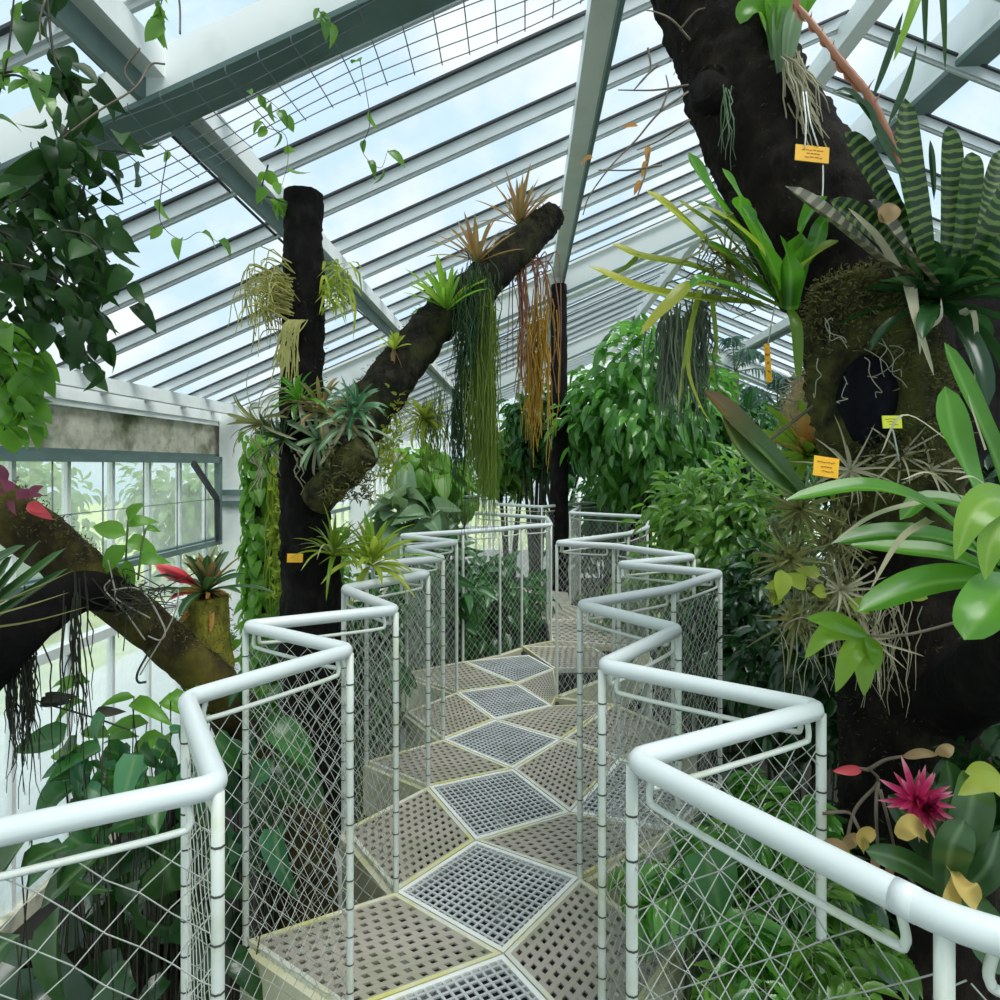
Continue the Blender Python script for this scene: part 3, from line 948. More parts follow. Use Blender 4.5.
pts, d = around(Pn, R, 400, .55, .8); tufts(mb, pts, d, 200, .02); mb.build('moss', M['mossd'], tree)
mb = MB()
trunk(mb, [P(318, 500, 3.2), P(345, 470, 3.1), P(368, 448, 3.05)], [.08, .085, .07], 20, 24, .2); mb.build('side_stub', M['stubm'], tree)
mb = MB(); cpts = np.array([P(rng.uniform(322, 372), rng.uniform(445, 500), rng.uniform(2.98, 3.1)) for _ in range(500)]); leaves(mb, cpts, rdir(500), rdir(500), .035, .008, 'lance'); mb.build('stub_moss', M['moss'], tree)


def tagplate(name, label, c, w, h, mat='tag', tilt=0, strings=None, face=(0, -1, .15)):
    c = np.asarray(c, float)
    n_ = nrm(face); X = nrm(np.cross((0, 0, 1), n_)) * -1; X = nrm(np.cross(n_, np.cross(X, n_))); Z = np.cross(n_, X) * -1
    if Z[2] < 0: Z = -Z
    ct, st_ = math.cos(tilt), math.sin(tilt); X, Z = X * ct + Z * st_, Z * ct - X * st_
    root = thing(name, label, 'plant tag', c, 'small plant tags')
    mb = MB(); box(mb, c, (w, .003, h), X, n_, Z); mb.build('plate', M[mat], root, smooth=False)
    mb = MB()
    for r_, (l0, l1) in enumerate(((-.32, .3), (-.22, .2), (-.3, .12))):
        z = h * (.22 - .22 * r_); x = l0 * w
        while x < l1 * w:
            dl = rng.uniform(.06, .12) * w
            box(mb, c + n_ * .002 + X * (x + dl / 2) + Z * (z + rng.normal(0, .012) * h), (dl, .001, .05 * h), X, n_, Z); x += dl * 1.3
    mb.build('writing', M['ink'], root, smooth=False)
    if strings:
        mb = MB()
        for s in strings: tube(mb, s, .0022, 5)
        mb.build('string', M['string'], root)
    return root


tagplate('plant_tag', 'small orange tag pinned to the black stump left of the walkway', P(295, 558, 3.14), .075, .042)

G_B = 'bromeliads on the slanting branch'
plant('bromeliad', 'bronze bromeliad at the very top end of the slanting branch', 'bromeliad', P(519, 226, 4.42), [
    ('leaves', 'bronze', dict(n=26, L=.36, W=.026, el=(52, 90), droop=18, prof='lance')),
    ('outer_leaves', 'bronzeg', dict(n=16, L=.34, W=.02, el=(20, 65), droop=20))], G_B)
plant('bromeliad', 'bronze and green bromeliad second from the top of the slanting branch', 'bromeliad', P(478, 263, 4.15), [
    ('leaves', 'bronze', dict(n=20, L=.32, W=.028, el=(45, 88), droop=18, axis=(-.25, 0, 1), prof='lance')),
    ('outer_leaves', 'bronzeg', dict(n=18, L=.34, W=.022, el=(20, 70), droop=20, axis=(-.1, 0, 1)))], G_B)
plant('bromeliad', 'bright green bromeliad on the middle of the slanting branch', 'bromeliad', P(447, 311, 3.9), [
    ('leaves', 'lime', dict(n=32, L=.32, W=.032, el=(35, 90), droop=22, axis=(-.15, -.1, 1))),
    ('outer_leaves', 'fresh', dict(n=12, L=.30, W=.026, el=(15, 45), droop=30))], G_B)
plant('bromeliad', 'tiny lime bromeliad low on the slanting branch beside the purlin end', 'bromeliad', P(394, 350, 3.65), [
    ('leaves', 'yel', dict(n=14, L=.14, W=.026, el=(30, 85), droop=30)),
    ('stalk', 'dead', dict(n=5, L=.12, W=.03, el=(-60, -80), droop=10))], G_B)
# cluster in the fork
G_F = 'bromeliads in the fork of the black stump'
for (px, py, Y, ax, lab, mk) in ((285, 440, 3.15, (-.7, -.4, .5), 'grey green bromeliad clump hanging out left of the fork', 'strapd'), (322, 415, 3.12, (0, -.6, .9), 'olive bromeliad clump at the top of the fork', 'bronzeg'),
                                 (345, 428, 3.1, (.5, -.5, .7), 'pale bromeliad clump right in the fork', 'pale')):
    plant('bromeliad', lab, 'bromeliad', P(px, py, Y), [
        ('leaves', mk, dict(n=20, L=.26, W=.024, el=(5, 80), droop=75, axis=ax)),
        ('dead_leaves', 'straw', dict(n=7, L=.22, W=.022, el=(-25, 10), droop=60, axis=ax))], G_F)
dlr = thing('dead_leaves', 'straw coloured dead leaves hanging below the fork bromeliads', 'dead leaves', P(290, 460, 3.1))
for px in (252, 300, 337, 262):
    mb = MB(); strands(mb, P(px, 455, 3.1), 3, .22, (.012, .012, .02), .004, .012); mb.build('strand_bundle', M['straw'], dlr)
for (px, py, ax, lab, mk, L, W) in ((262, 425, (-.8, -.3, .3), 'dull green narrow bromeliad at the left edge of the fork clump', 'olive', .24, .024), (300, 402, (-.2, -.4, .9), 'upright green bromeliad on the stump just above the fork', 'strapg', .20, .03),
        (318, 440, (.1, -.9, .3), 'grey bromeliad facing the viewer in the fork centre', 'pale', .17, .026), (355, 410, (.3, -.5, .8), 'blue green bromeliad where the branch leaves the fork', 'philb', .19, .034)):
    plant('bromeliad', lab, 'bromeliad', P(px, py, 3.1), [('leaves', mk, dict(n=22, L=L * 1.1, W=W * .75, el=(0, 80), droop=75, axis=ax)), ('dead_leaves', 'straw', dict(n=6, L=L, W=.016, el=(-35, 0), droop=50, axis=ax))], G_F)
# yellow strand cacti each side of the stump
mb = MB(); mb2 = MB()
for k in range(120):
    a = P(290 + rng.normal(0, 3), 300 + rng.normal(0, 14), 3.2); l = rng.uniform(.08, .24)
    p1 = a + np.array((-l * rng.uniform(.3, 1), rng.normal(-.02, .06), l * rng.uniform(-.1, .5)))
    p2 = p1 + np.array((-l * rng.uniform(-.2, .3), rng.normal(0, .04), -l * rng.uniform(.3, 1.1)))
    tube(mb, [a, p1, p2], [.0035, .003, .002], 4, cap=False, m=8)
for k in range(45):
    a = P(297 + rng.normal(0, 4), 320, 3.18); tube(mb, [a, a + np.array((-.02, -.03, -.05)), a + np.array((rng.normal(-.04, .03), -.03, -rng.uniform(.15, .34)))], .0035, 4, cap=False, m=8)
tag(mb.build('strand_cactus', M['rhip'], loc=P(292, 300, 3.2)), 'pale yellow stringy cactus hanging from the left side of the black stump', 'cactus', 'stringy cacti on the black stump')
mb = MB()
for k in range(60):
    a = P(322 + rng.normal(0, 2), 290 + rng.normal(0, 12), 3.22); l = rng.uniform(.06, .2)
    p1 = a + np.array((l * rng.uniform(.3, .9), rng.normal(-.02, .05), l * rng.uniform(0, .5))); p2 = p1 + np.array((l * rng.uniform(-.1, .4), rng.normal(0, .03), -l * rng.uniform(.2, 1)))
    strap(mb, [a, p1, p2], .016, 'lance', .2, 7)
tag(mb.build('strand_cactus', M['yel'], loc=P(322, 290, 3.2)), 'yellow green flat-stemmed cactus on the right side of the black stump', 'cactus', 'stringy cacti on the black stump')
vine('climbing_vine', 'few bright green climber leaves at the top of the black stump', 'vine', [[P(268, 165, 3.0), P(262, 192, 3.15), P(278, 200, 3.2), P(288, 203, 3.22)]], .08, .06, M['bright'], .03, side=.02)

# hanging moss curtains
def curtain(label, spots, mk, n, group='moss curtains hanging from the branch', r=.0032):
    mb = MB()
    for (px, py, Y, ln, sx) in spots: strands(mb, P(px, py, Y), n, ln, (sx, .04, .07), r, .011, 9, 3)
    return tag(mb.build('hanging_moss', M[mk], loc=P(*spots[0][:3])), label, 'moss', group)
curtain('long green moss curtain hanging below the green bromeliad, longest of them', [(484, 290, 3.98, 1.4, .032), (482, 345, 3.98, 1.0, .036), (486, 310, 3.95, 1.25, .03)], 'usnea', 110)
curtain('dark blue green upper moss at the branch under the second bromeliad', [(478, 278, 3.92, .5, .045), (466, 304, 3.9, .45, .03)], 'usnead', 100)
curtain('narrow dark moss strand left of the long moss curtain', [(463, 350, 4.05, 1.0, .022), (456, 400, 4.1, .6, .02)], 'usnead', 50)
curtain('thin yellowish moss strand hanging left below the branch', [(437, 400, 4.2, .6, .03), (424, 410, 4.2, .45, .02)], 'usnea', 26)
mb = MB()
strands(mb, P(536, 325, 4.4), 75, .8, (.055, .05, .14), .005, .010, 9)
root = thing('hanging_roots', 'ochre and rusty roots dangling from the top end of the slanting branch', 'roots', P(530, 290, 4.4))
mb.build('ochre_strands', M['ochre'], root)
mb = MB()
for k in range(34):
    a = P(500 + rng.normal(18, 12), 268 + rng.normal(0, 6), 4.4 + rng.normal(0, .05)); q = a + np.array((rng.normal(.06, .05), rng.normal(0, .04), .05))
    tube(mb, [a, q, q + np.array((rng.normal(.03, .03), 0, -rng.uniform(.2, .5))), q + np.array((rng.normal(.0, .05), 0, -rng.uniform(.5, .95)))], [.006, .003], 4, cap=False, m=12)
mb.build('rusty_strands', M['rust'], root)

# green yellow fern clump under the branch, grassy plants at the rail
plant('fern_clump', 'yellow green fern clump tucked under the slanting branch', 'fern', P(425, 420, 4.15), [
    ('fronds', 'yel', dict(n=40, L=.24, W=.03, el=(-30, 70), droop=70, prof='lance')), ('under_fronds', 'olive', dict(n=26, L=.28, W=.014, el=(-40, 40), droop=80, prof='grass'))])
plant('fern_clump', 'olive tangle of thin blades on the underside of the lower branch', 'fern', P(392, 405, 3.7), [
    ('blades', 'olive', dict(n=40, L=.22, W=.012, el=(-60, 50), droop=50, prof='grass')), ('dead_blades', 'dead', dict(n=16, L=.18, W=.012, el=(-60, 30), droop=40, prof='grass'))])
mb = MB()
pts = P(385, 440, 3.6) + rng.normal(0, 1, (260, 3)) * (.055, .05, .13); leaves(mb, pts, rdir(260), rdir(260) + (0, 0, .5), .035, .02, 'ovate')
strands(mb, P(385, 440, 3.6), 30, .4, (.04, .04, .05), .002)
tag(mb.build('epiphyte_clump', M['yel'], loc=P(385, 440, 3.6)), 'speckled yellow small-leaved epiphyte hanging right of the fork', 'epiphyte')
plant('grassy_bromeliad', 'olive striped grassy bromeliad leaning from the black stump beside its tag', 'bromeliad', P(334, 556, 3.15), [
    ('leaves', 'strapy', dict(n=24, L=.30, W=.026, el=(5, 85), droop=60, prof='grass', axis=(.1, -.3, 1))), ('pale_leaves', 'straw', dict(n=8, L=.30, W=.012, el=(20, 60), droop=70, prof='grass'))])
plant('grassy_bromeliad', 'yellow green grassy fern spreading over the left rail', 'fern', P(370, 566, 3.25), [
    ('fronds', 'yel', dict(n=34, L=.30, W=.032, el=(0, 80), droop=65, prof='lance', axis=(.25, -.2, 1))), ('back_fronds', 'lime', dict(n=16, L=.34, W=.03, el=(20, 85), droop=50, prof='lance'))])

# ivy on the column side
mb = MB(); ib = P(264, 640, 4.3); ib[2] = GROUND
ivy = thing('climbing_ivy', 'dense column of green ivy between the white column and the black stump', 'ivy', ib)
trunk(mb, [ib, P(264, 640, 4.3), P(262, 520, 4.3), P(266, 420, 4.3)], [.07, .06, .05, .04], 14, 40, .15); mb.build('stems', M['stem'], ivy)
mb = MB(); n = 900
yy = rng.uniform(430, 760, n); pos = np.array([P(264, y, 4.3) for y in yy]); d = rdir(n); d[:, 2] *= .3
pos = pos + d * np.array((.13, .12, .1)); leaves(mb, pos, d * .7 + np.array((0, -.1, -.9)), d + np.array((0, 0, .5)), rng.uniform(.06, .11, n), rng.uniform(.05, .085, n), 'heart'); mb.build('foliage', M['fresh'], ivy)
mb = MB(); strands(mb, P(276, 470, 4.15), 26, 1.0, (.02, .02, .1), .004)
pts = np.array([P(277, y, 4.12) for y in rng.uniform(470, 600, 120)]) + rng.normal(0, .02, (120, 3)); leaves(mb, pts, rdir(120), rdir(120), .05, .025, 'ovate')
tag(mb.build('trailing_vine', M['yel'], loc=P(276, 470, 4.15)), 'thin yellow green trailing vine against the left edge of the black stump', 'vine')
mb = MB(); pb = P(380, 605, 4.75)
Pn, R = trunk(mb, [(pb[0], pb[1], GROUND), (pb[0], pb[1], -.6), pb], [.17, .15, .14], 24, 40, .08)
pp = thing('mossy_pole', 'green moss covered trunk just outside the left railing net', 'trunk', (pb[0], pb[1], GROUND)); mb.build('trunk', M['pole'], pp)
mb = MB(); pts, d = around(Pn, R, 1600, .1, 1, (0, -1, 0), -.2); tufts(mb, pts, d, 1200, .03); mb.build('moss', M['usnea'], pp)

# ------------------------------------------------------------------ fallen log on the left
lg = P(300, 830, 2.8); lg[2] = GROUND
log = thing('fallen_log', 'olive mossy log slanting down from the left edge to the first rail corner', 'log', lg)
mb = MB()
LP = [P(-130, 430, 2.1), P(-40, 488, 2.12), P(20, 522, 2.15), P(70, 562, 2.22), P(135, 615, 2.35), P(182, 656, 2.45), P(225, 700, 2.6), P(275, 790, 2.75), P(300, 900, 2.8), lg]
Pl, Rl = trunk(mb, LP, [.085, .085, .085, .08, .072, .078, .09, .12, .15, .18], 30, 110, .10); mb.build('log', M['logm'], log)
mb = MB(); Pm, Rm = trunk(mb, [P(125, 598, 2.3), P(85, 590, 2.2), P(40, 612, 2.1), P(0, 650, 2.0), P(-60, 720, 1.95)], [.055, .07, .078, .075, .075], 24, 40, .12); mb.build('limb', M['bark'], log)
mb = MB(); pts, d = around(Pl, Rl, 2500, .05, .62, (0, -.4, 1), .35); tufts(mb, pts, d, 1200, .014); mb.build('moss', M['moss'], log)
sb = P(208, 668, 2.62)
st = thing('mossy_stump', 'short yellow moss covered stump standing on the lower end of the log', 'stump', sb)
mb = MB(); Ps, Rs = trunk(mb, [P(212, 690, 2.6), P(208, 640, 2.6), P(206, 597, 2.6)], [.088, .086, .083], 26, 30, .07); mb.build('stump', M['stumpy'], st)
mb = MB(); pts, d = around(Ps, Rs, 900, 0, 1, (0, -1, .2), -.3); tufts(mb, pts, d, 700, .014); mb.build('moss', M['moss'], st)
bb = P(206, 592, 2.58)
br = plant('bromeliad', 'bromeliad with red bracts and orange inner leaves growing on the yellow stump', 'bromeliad', bb, [
    ('leaves', 'strapd', dict(n=22, L=.25, W=.036, el=(5, 75), droop=35, axis=(0, -.15, 1))), ('inner_leaves', 'bronzeg', dict(n=10, L=.20, W=.034, el=(50, 85), droop=20)),
    ('orange_leaves', 'orange', dict(n=11, L=.18, W=.022, el=(-30, 50), droop=70, axis=(.6, -.4, .6))), ('dark_skirt', 'rootd', dict(n=70, L=.09, W=.012, el=(-60, 20), droop=40, prof='grass'))])
mb = MB()
for k in range(7): strap(mb, [bb + (-.02, -.02, .03), P(180, 572 + k * 1.5, 2.5), P(150 + k * 2, 562 + k * 2.2, 2.46 + .02 * k)], .03, 'lance', .3, 8)
strap(mb, [bb, P(180, 595, 2.45), P(170, 600, 2.43)], .03, 'lance'); mb.build('red_bracts', M['red'], br)
sp = P(128, 590, 2.28)
spl = thing('sapling', 'bright green seedling with a few broad leaves standing on the log', 'seedling', sp)
mb = MB(); tube(mb, [sp, P(126, 560, 2.27), P(128, 520, 2.25)], .004, 6); mb.build('stem', M['gstem'], spl); mb = MB(); tube(mb, [P(138, 580, 2.25), P(142, 545, 2.25), P(146, 528, 2.24)], .004, 6); mb.build('stem', M['gstem'], spl)
mb = MB()
for (x, y, dx, dz, L) in ((128, 520, .5, .5, .09), (126, 535, -.9, .35, .11), (126, 545, -.5, -.7, .12), (128, 540, .9, -.1, .09), (127, 560, .1, -1, .09), (146, 528, .7, .1, .04), (128, 525, .8, .5, .08), (140, 560, .6, .2, .08)):
    leaves(mb, P(x, y, 2.25), (dx, -.25, dz), (0, -1, .6), L, L * .62, 'ovate')
mb.build('foliage', M['fresh'], spl)
mb = MB()
for (a, b, c_, d_) in (((108, 560), (115, 590), (118, 600), (150, 618)), ((110, 580), (105, 590), (125, 612), (145, 640)), ((150, 600), (165, 630), (160, 640), (148, 636)), ((165, 605), (178, 590), (172, 620), (140, 675)), ((112, 590), (135, 588), (150, 600), (165, 628))):
    tube(mb, [P(*q, 2.18) for q in (a, b, c_, d_)], .0026, 5)
rt = thing('aerial_roots', 'pale wiry roots looping over the log below the seedling', 'roots', P(130, 600, 2.2)); mb.build('roots', M['rootg'], rt)
mb = MB(); tube(mb, [P(150, 650, 2.2), P(138, 672, 2.18), P(138, 682, 2.18), P(146, 682, 2.18)], .004, 5)
for k in range(40): a = P(138 + rng.normal(0, 12), 605 + rng.normal(0, 8), 2.2); tube(mb, [a, a + rng.normal(0, .04, 3), a + rng.normal(0, .06, 3)], .002, 4, cap=False)
mb.build('rootlets', M['rootd'], rt)
fl = thing('red_orchid', 'dark pink and red flowers on the log at the left edge', 'flower', P(20, 500, 2.05))
mb = MB()
for (x, y, dx, dz, L) in ((15, 490, -.6, .6, .05), (16, 496, .8, .3, .06), (14, 500, -.2, -.6, .05), (30, 495, .9, .6, .055), (8, 480, -.5, .8, .06), (5, 492, -.9, 0, .05)):
    leaves(mb, P(x, y, 2.02), (dx, -.3, dz), (0, -1, .4), L, L * .6)
mb.build('dark_petals', M['wine'], fl)
mb = MB(); leaves(mb, P(28, 503, 2.0), (.8, -.2, -.45), (0, -1, .5), .075, .04); leaves(mb, P(30, 506, 2.0), (.9, -.2, -.25), (0, -1, .5), .06, .03); mb.build('red_petals', M['red'], fl)
gs = thing('strap_leaf_epiphyte', 'long dark strap leaves fanning in from the left edge over the limb', 'epiphyte', P(-60, 715, 1.95))
mb = MB()
for (pts, w_) in (([(-60, 715), (-25, 630), (0, 590), (40, 540)], .05), ([(-70, 650), (0, 600), (66, 548)], .055), ([(-70, 660), (5, 610), (68, 568)], .045), ([(-70, 600), (-20, 570), (25, 545)], .05), ([(-60, 620), (-5, 580), (12, 556)], .05)):
    strap(mb, [P(x, y, 1.85) for x, y in pts], w_, 'strap', .3, 12, face=(-.2, -.7, .7))
mb.build('leaves', M['strapd'], gs)
mb = MB()
for (pts) in (([(-40, 620), (30, 590), (75, 570)]), ([(-40, 625), (30, 605), (70, 592)]), ([(-40, 632), (30, 622), (90, 606)]), ([(-40, 610), (20, 596), (60, 577)])):
    strap(mb, [P(x, y, 1.8) for x, y in pts], .012, 'grass', .2, 8)
mb.build('grassy_leaves', M['olive'], gs)
for k, (px, py, ln, lab) in enumerate(((14, 648, .42, 'leftmost dark root tuft hanging under the limb'), (28, 625, .52, 'thick dark root tuft second from the left edge under the limb'), (76, 590, .62, 'thin long dark root hanging from the log fork'))):
    mb = MB(); strands(mb, P(px, py, 2.05), (22, 30, 18)[k], ln, (.012, .012, .05), .0026, .007, 9)
    tag(mb.build('hanging_root', M['rootd'], loc=P(px, py, 2.05)), lab, 'roots', 'dark roots under the limb')

# ------------------------------------------------------------------ climber at the top left
root = vine('climbing_vine', 'dark leafy climber hanging from the near beam at the top left', 'vine', [
    PP((45, -30, 1.9), (55, 60, 1.85), (80, 92, 1.85), (62, 140, 1.8), (55, 200, 1.85), (85, 260, 1.85), (98, 330, 1.85)),
    PP((-20, 190, 1.8), (35, 215, 1.8), (80, 255, 1.8), (120, 290, 1.8)), PP((-20, 220, 1.75), (30, 250, 1.75), (55, 290, 1.75), (75, 350, 1.75)),
    PP((-20, 240, 1.75), (20, 275, 1.75), (15, 300, 1.75)), PP((55, 170, 1.8), (20, 200, 1.8), (5, 240, 1.8)), PP((60, 140, 1.8), (85, 180, 1.8), (60, 230, 1.8), (25, 260, 1.8)),
    PP((70, 150, 1.8), (105, 150, 1.8), (135, 155, 1.8)), PP((40, 230, 1.7), (85, 235, 1.7), (110, 262, 1.7)), PP((-10, 260, 1.7), (35, 270, 1.7), (70, 290, 1.7), (90, 310, 1.7)),
    PP((0, 210, 1.8), (40, 190, 1.8), (70, 200, 1.8), (100, 230, 1.8)), PP((50, 270, 1.7), (75, 300, 1.7), (85, 355, 1.7)), PP((-10, 285, 1.75), (35, 300, 1.75), (62, 322, 1.75))],
    .070, .045, M['vine'], .0135, hang=.65, side=.05)
vine('climbing_vine', 'bright leafy climber at the left edge in front of the mossy concrete band', 'vine', [
    PP((-30, 310, 1.9), (0, 330, 1.9), (25, 365, 1.9), (15, 420, 1.9)), PP((-30, 330, 1.9), (5, 350, 1.9), (30, 400, 1.9)), PP((-40, 350, 1.9), (-5, 370, 1.9), (10, 400, 1.9), (2, 440, 1.9)), PP((-20, 320, 1.9), (20, 335, 1.9), (38, 355, 1.9)), PP((-20, 365, 1.9), (10, 385, 1.9), (25, 420, 1.9))],
    .075, .05, M['bright'], .017, hang=.6, side=.04)
vine('climbing_vine', 'loose green vine leaves across the top left corner', 'vine', [PP((-20, 150, 1.6), (5, 70, 1.6), (15, -10, 1.6)), PP((-20, 75, 1.6), (10, 72, 1.6), (38, 70, 1.6)), PP((-10, 85, 1.6), (15, 75, 1.6), (45, 92, 1.6))], .055, .034, M['small'], .08, side=.015)
for lab, st_ in (('short leafy vine shoot on the wire mesh above the black stump', PP((250, 90, 2.9), (268, 100, 2.9), (285, 115, 2.9))),
        ('vine shoot with drooping leaves dangling from the wire mesh just above the black stump', PP((262, 122, 2.9), (268, 128, 2.9), (285, 135, 2.9), (288, 160, 2.9), (282, 185, 2.9))),
        ('long curving vine shoot left of the purlin, ending in two small leaves', PP((168, 150, 2.5), (160, 200, 2.5), (162, 225, 2.5), (182, 240, 2.5), (200, 232, 2.5), (218, 242, 2.5))),
        ('thin looping vine tendril hanging over the glass right of the black stump', PP((360, 60, 3.0), (370, 120, 3.0), (362, 150, 3.0), (380, 168, 3.0), (388, 150, 3.0))),
        ('single bright vine leaf at the top edge beside the dark climber', PP((165, -10, 1.9), (160, 10, 1.9), (165, 22, 1.9))), ('small vine tip on the near beam at the upper edge', PP((318, 8, 2.85), (322, 16, 2.85), (330, 24, 2.85)))):
    vine('vine_shoot', lab, 'vine', [st_], .072, .042, M['small'], .12, sr=.002, side=.006, group='vine shoots on the wire mesh')
mb = MB()
for pts in (PP((60, 140, 1.8), (100, 110, 1.8), (135, 88, 1.85), (150, 65, 1.9), (165, 64, 1.9)), PP((135, 88, 1.85), (125, 70, 1.85), (140, 48, 1.85)), PP((45, 0, 1.7), (40, 20, 1.7), (40, 40, 1.7)), PP((178, -10, 1.8), (180, 10, 1.8), (180, 34, 1.8))): tube(mb, pts, .0028, 5)
tag(mb.build('dry_vine_twigs', M['twig'], loc=P(100, 110, 1.8)), 'bare curling vine twigs in front of the near white beam', 'twig')

# ------------------------------------------------------------------ large-leaved plants at the lower left
def bigleaf(label, base, spec, mk, smk='stem', shape='heart', name='philodendron', cat='large-leaved plant', group='large-leaved plants below the left railing'):
    base = np.asarray(base, float); root = thing(name, label, cat, base, group)
    sm, lm = MB(), MB()
    for (px, py, Y, L, W, dx, dy, dz) in spec:
        p = P(px, py, Y); d = nrm((dx, dy, dz))
        q = base * .35 + p * .65 + np.array((rng.normal(0, .05), rng.normal(0, .05), -.1)); tube(sm, [base + rng.normal(0, .03, 3) * (1, 1, 0), q, p + d * L * .04], [.005, .003, .002], 5, m=10)
        nn = np.array((rng.normal(0, .3), -.7, .9)); leaves(lm, p, d, nn, L, W, shape)
    sm.build('stems', M[smk], root); lm.build('foliage', M[mk], root)


def rspec(n, x0, x1, y0, y1, Y0_, Y1_, L, asp=.6, dz=(-.9, .1), gauss=False):
    out = []
    for i in range(n):
        l = L * rng.uniform(.65, 1.25)
        out.append((rng.uniform(x0, x1), rng.uniform(y0, y1), rng.uniform(Y0_, Y1_), l, l * asp * rng.uniform(.8, 1.2), rng.normal(0, .8), rng.uniform(-.8, .3), rng.uniform(*dz)))
    return out


g0 = lambda px, Y: np.array((P(px, 0, Y)[0], Y, GROUND))
bigleaf('dark glossy large-leaved plant behind the first left rail corner', g0(150, 2.3), rspec(52, 60, 215, 735, 880, 2.0, 2.7, .16), 'phil')
bigleaf('bluish large-leaved plant right behind the near left rail', g0(120, 2.0), rspec(26, 70, 215, 715, 790, 1.9, 2.4, .125, .45), 'philb')
bigleaf('large-leaved plant seen through the net left of the black stump', g0(275, 2.7), rspec(18, 240, 295, 690, 800, 2.35, 2.8, .18), 'phil')
bigleaf('bluish leaves behind the net beside the second left rail corner', g0(235, 2.5), rspec(10, 225, 280, 670, 860, 2.2, 2.6, .18, .6), 'philb')
bigleaf('yellow green young leaves above the first left rail corner', g0(160, 2.5), rspec(14, 75, 200, 680, 770, 2.2, 2.6, .14, .42, (-.3, .4)), 'fresh', shape='ovate')
bigleaf('narrow dark leaves at the lower left corner under the near rail', g0(50, 1.9), [(60, 905, 1.7, .27, .11, .05, -.2, -1), (20, 870, 1.7, .16, .06, .7, -.2, .5), (110, 845, 1.8, .24, .09, -.8, -.2, -.6), (75, 850, 1.8, .24, .08, -.7, 0, -.8), (35, 830, 1.7, .22, .1, -.6, 0, -.7),
        (140, 880, 1.9, .25, .13, -.4, -.2, -.9), (165, 850, 1.9, .25, .14, .2, -.2, -1), (190, 900, 2.0, .24, .15, .3, -.2, -1), (20, 935, 1.6, .22, .1, -.8, -.2, -.5)], 'strapd', shape='ovate')
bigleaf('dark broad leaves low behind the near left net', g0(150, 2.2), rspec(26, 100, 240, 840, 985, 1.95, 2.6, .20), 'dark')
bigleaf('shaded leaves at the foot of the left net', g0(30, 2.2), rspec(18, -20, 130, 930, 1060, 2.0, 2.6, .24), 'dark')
mb = MB(); bp = g0(180, 2.7)
trunk(mb, [bp, P(182, 1000, 2.7), P(190, 850, 2.7), P(196, 790, 2.7)], [.13, .12, .10, .08], 20, 40, .15)
tag(mb.build('stump', M['bark'], loc=bp), 'dark stump half hidden by leaves below the near left rail', 'stump')
mb = MB(); trunk(mb, [P(-120, 1010, 2.3), P(20, 985, 2.35), P(120, 1000, 2.4), P(220, 1060, 2.5)], [.12, .12, .11, .12], 24, 40, .16)
tag(mb.build('low_log', M['barkm'], loc=P(50, 1000, 2.3)), 'mossy dark log lying across the bottom left corner', 'log')
mb = MB(); tube(mb, PP((35, 700, 2.1), (50, 705, 2.1), (95, 718, 2.1), (130, 730, 2.1)), .003, 5)
for (x, y, dx) in ((40, 702, .6), (95, 712, .9), (45, 698, .3)): leaves(mb, P(x, y, 2.1), (dx, -.2, .1), (0, -1, .4), .08, .035)
tag(mb.build('tendril', M['rootd'], loc=P(90, 715, 2.1)), 'dark tendril with curled leaves against the frosted lower glass', 'tendril')

# ------------------------------------------------------------------ big tree on the right
tb = np.array((P(905, 0, 2.35)[0], 2.35, GROUND))
tree2 = thing('leaning_tree', 'massive black tree on the right leaning out of the top of the photo', 'tree', tb)
mb = MB()
RP = [tb, P(912, 1000, 2.35), P(910, 760, 2.35), P(905, 640, 2.35), P(900, 520, 2.35), P(893, 400, 2.35), P(862, 300, 2.35), P(808, 215, 2.4), P(762, 130, 2.45), P(735, 60, 2.5), P(712, 0, 2.55), P(680, -90, 2.6)]
Pr, Rr = trunk(mb, RP, [.30, .26, .225, .215, .21, .20, .22, .235, .215, .20, .20, .21], 48, 220, .10, 9)
mb.build('trunk', M['barkb'], tree2)
mb = MB()
trunk(mb, [P(900, 470, 2.4), P(960, 380, 2.4), P(1010, 300, 2.5), P(1080, 220, 2.6)], [.20, .21, .2, .19], 30, 50, .12); mb.build('right_limb', M['bark'], tree2)
mb = MB(); trunk(mb, [P(905, 720, 2.35), P(960, 690, 2.1), P(1010, 660, 1.75), P(1060, 640, 1.5), P(1110, 620, 1.4)], [.15, .12, .10, .09, .08], 24, 40, .12); mb.build('low_limb', M['bark'], tree2)
mb = MB(); trunk(mb, [P(742, 88, 2.5), P(712, 92, 2.38), P(703, 85, 2.34)], [.12, .085, .05], 20, 24, .2); mb.build('knot', M['bark'], tree2)
mb = MB()
hc = P(868, 395, 1.86)
Pk, Rk = trunk(mb, [P(905, 520, 2.2), P(888, 450, 2.12), P(872, 380, 2.06), P(862, 310, 2.05), P(858, 285, 2.06)], [.17, .19, .185, .165, .12], 44, 80, .16, 9,
               dents=[(hc, .15, .13), (P(868, 430, 1.88), .12, .1)])
mb.build('mossy_stub', M['stubm'], tree2)
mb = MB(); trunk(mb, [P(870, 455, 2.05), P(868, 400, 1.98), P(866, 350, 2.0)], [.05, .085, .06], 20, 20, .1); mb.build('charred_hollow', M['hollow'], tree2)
mb = MB(); pts, d = around(Pk, Rk * 1.03, 5200, .2, 1, (0, -1, .2), -.2)
keep = np.linalg.norm((pts - hc) * (1, .4, .8), axis=1) > .115
tufts(mb, pts[keep], d[keep], 4200, .018, w=.007); mb.build('moss', M['moss'], tree2)
mb = MB()
